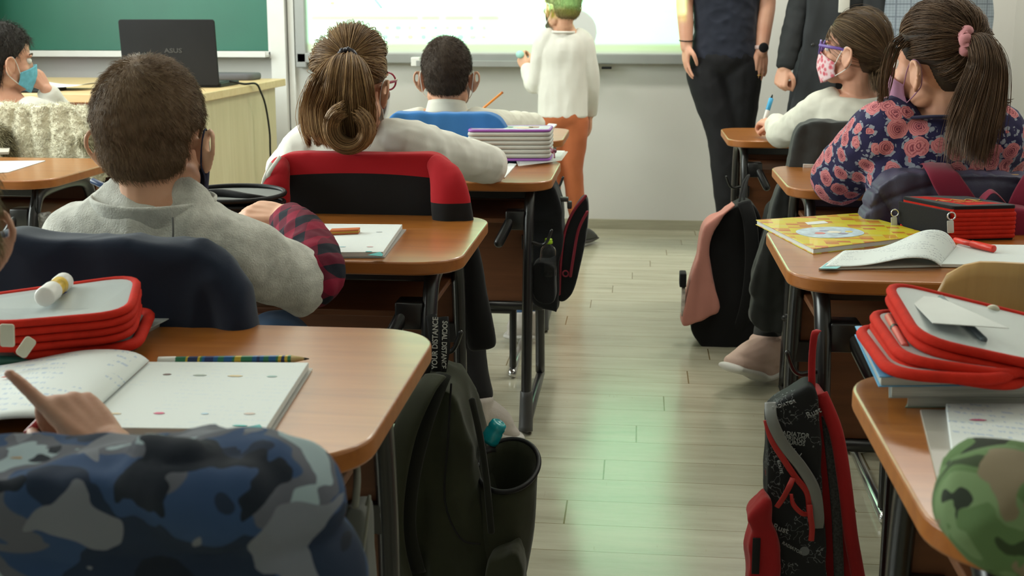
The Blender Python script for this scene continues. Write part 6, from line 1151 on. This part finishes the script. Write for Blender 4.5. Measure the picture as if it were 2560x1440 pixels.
cc = sum(q4)/4; slab('core', [cc+(p-cc)*.985 for p in q4], hh-.002, gin, t, r=.016)
for z in (.003, hh): mesh('piping', S().tube(qpath([p+up*z for p in q4], .018, 5), .0040, 8, side=(0, 0, 1), sub=1, closed=True), pu, t)
tpn = slab('top_panel', [cc+(p-cc)*.99+up*(hh-.001) for p in q4], .004, mat('pale_lilac_print', (.46, .40, .50), .4, .3, 26), t, r=.018)
for (dx, dy, w, h, c2) in ((-.03, .01, .07, .05, (.05, .04, .05)), (.035, .0, .06, .05, (.62, .34, .30)), (.0, -.03, .04, .03, (.55, .55, .62)), (.065, .02, .03, .05, (.35, .08, .10))): mesh('printed_shape', S().prism(rrect(w, h, min(w, h)*.45), .0004, cc+A_(dx, dy, hh+.0032)), mat('shape_%d' % int(c2[0]*100+w*1000), c2, .4), tpn, smooth=False)
tag(mesh('plum_pouch', S().tube([W(1142, 336, 3.50), W(1168, 338, 3.50)], .010, 12, sub=1), mat('raspberry_cloth', (.30, .02, .09), .8)), 'small raspberry-coloured pouch touching the left end of the purple and white case', 'pouch')
tag(mesh('key_charm', S().ell(W(1384, 378, 3.35), (.009, .007, .007)).tube([W(1376, 370, 3.38), W(1384, 378, 3.35), W(1386, 394, 3.33)], .0025, 6), mat('dark_plum', (.16, .04, .07), .4)), 'tiny plum-coloured charm hanging beside the purple and white pencil case', 'charm')
tag(slab('exercise_sheet', quad([(1240, 444), (1262, 446), (1292, 412), (1272, 410)], ZD), .003, M['paper']), 'white sheet edge showing past the right elbow of the pony-tailed girl in white', 'paper')
tag(slab('exercise_sheet', quad([(1352, 330), (1372, 332), (1392, 314), (1372, 312)], ZD), .006, M['paper']), 'white notebook at the right of the short-haired boy on the blue jacket chair', 'notebook')
t = thing('pencil', 'plain orange pencil pointing up over the shoulder of the short-haired boy in white', 'pencil', tuple(W(1230, 250, 4.12))); pa, pb = W(1204, 274, 4.12), W(1256, 231, 4.12); tubeobj('shaft', pa, pb, .0042, mat('orange_lacquer', (.62, .20, .02), .4), t, 6); tubeobj('end', pa+(pb-pa)*.97, pb+(pb-pa)*.01, .0044, mat('dark_orange', (.40, .10, .01), .5), t)
# -- left desks
tag(slab('paper_sheet', quad([(-80, 405), (114, 403), (20, 432), (-160, 445)], ZD), .002, M['paper']), 'white sheet lying on the desk at the left edge', 'paper'); tag(slab('booklet', quad([(-30, 372), (26, 373), (22, 386), (-40, 388)], ZD), .008, mat('beige_booklet', (.5, .46, .38), .6)), 'thin beige booklet at the far side of the left-edge desk', 'booklet')
for i, (z, c2, dx, lb) in enumerate([(0, (.50, .48, .46), 6, 'white book at the bottom of the small stack before the teacher desk'), (.014, (.30, .05, .13), -2, 'plum book in the middle of the small stack before the teacher desk'), (.028, (.45, .26, .52), 0, 'lilac book on top of the small stack before the teacher desk')]):
    q = quad([(132+dx, 250), (186+dx, 246), (196+dx, 232), (150+dx, 232)], ZD+z+.03); book(lb, [(132+dx, 250), (186+dx, 246), (198+dx, 230), (150+dx, 230)], ZD+z, .013, mat('book_cloth_%d' % i, c2, .5), M['paper'], 'small stack of books at the left')
# -- right far desks
tag(slab('booklet', quad([(1996, 392), (2008, 420), (2090, 418), (2070, 392)], ZD), .010, mat('pink_white_booklet', (.62, .56, .52), .6, .2, 40)), 'thin white and pink booklet at the left of the girl in the rose print', 'booklet')
for i in range(4): tag(slab('book', quad([(2552+i, 408), (2600, 408), (2640, 380), (2560+i, 380)], ZD+i*.014), .012, [M['paper'], mat('grey_cover', 0), M['paper'], pu][i]), ['bottom white book', 'grey second book', 'white third book', 'purple book on top'][i]+' of the stack at the right edge beyond the rose-print girl', 'book', 'books at the right edge')
cur = S(); cur.grid(lambda u, v: A_(-3.56+u*.22, 5.72+.03*math.sin(u*22), .98+v*1.5), 26, 4); tag(mesh('curtain', cur, mat('dark_grey_cloth', (.05, .055, .06), .9), None, solid=.004), 'dark grey hanging cloth at the upper left corner beside the chalkboard', 'curtain')
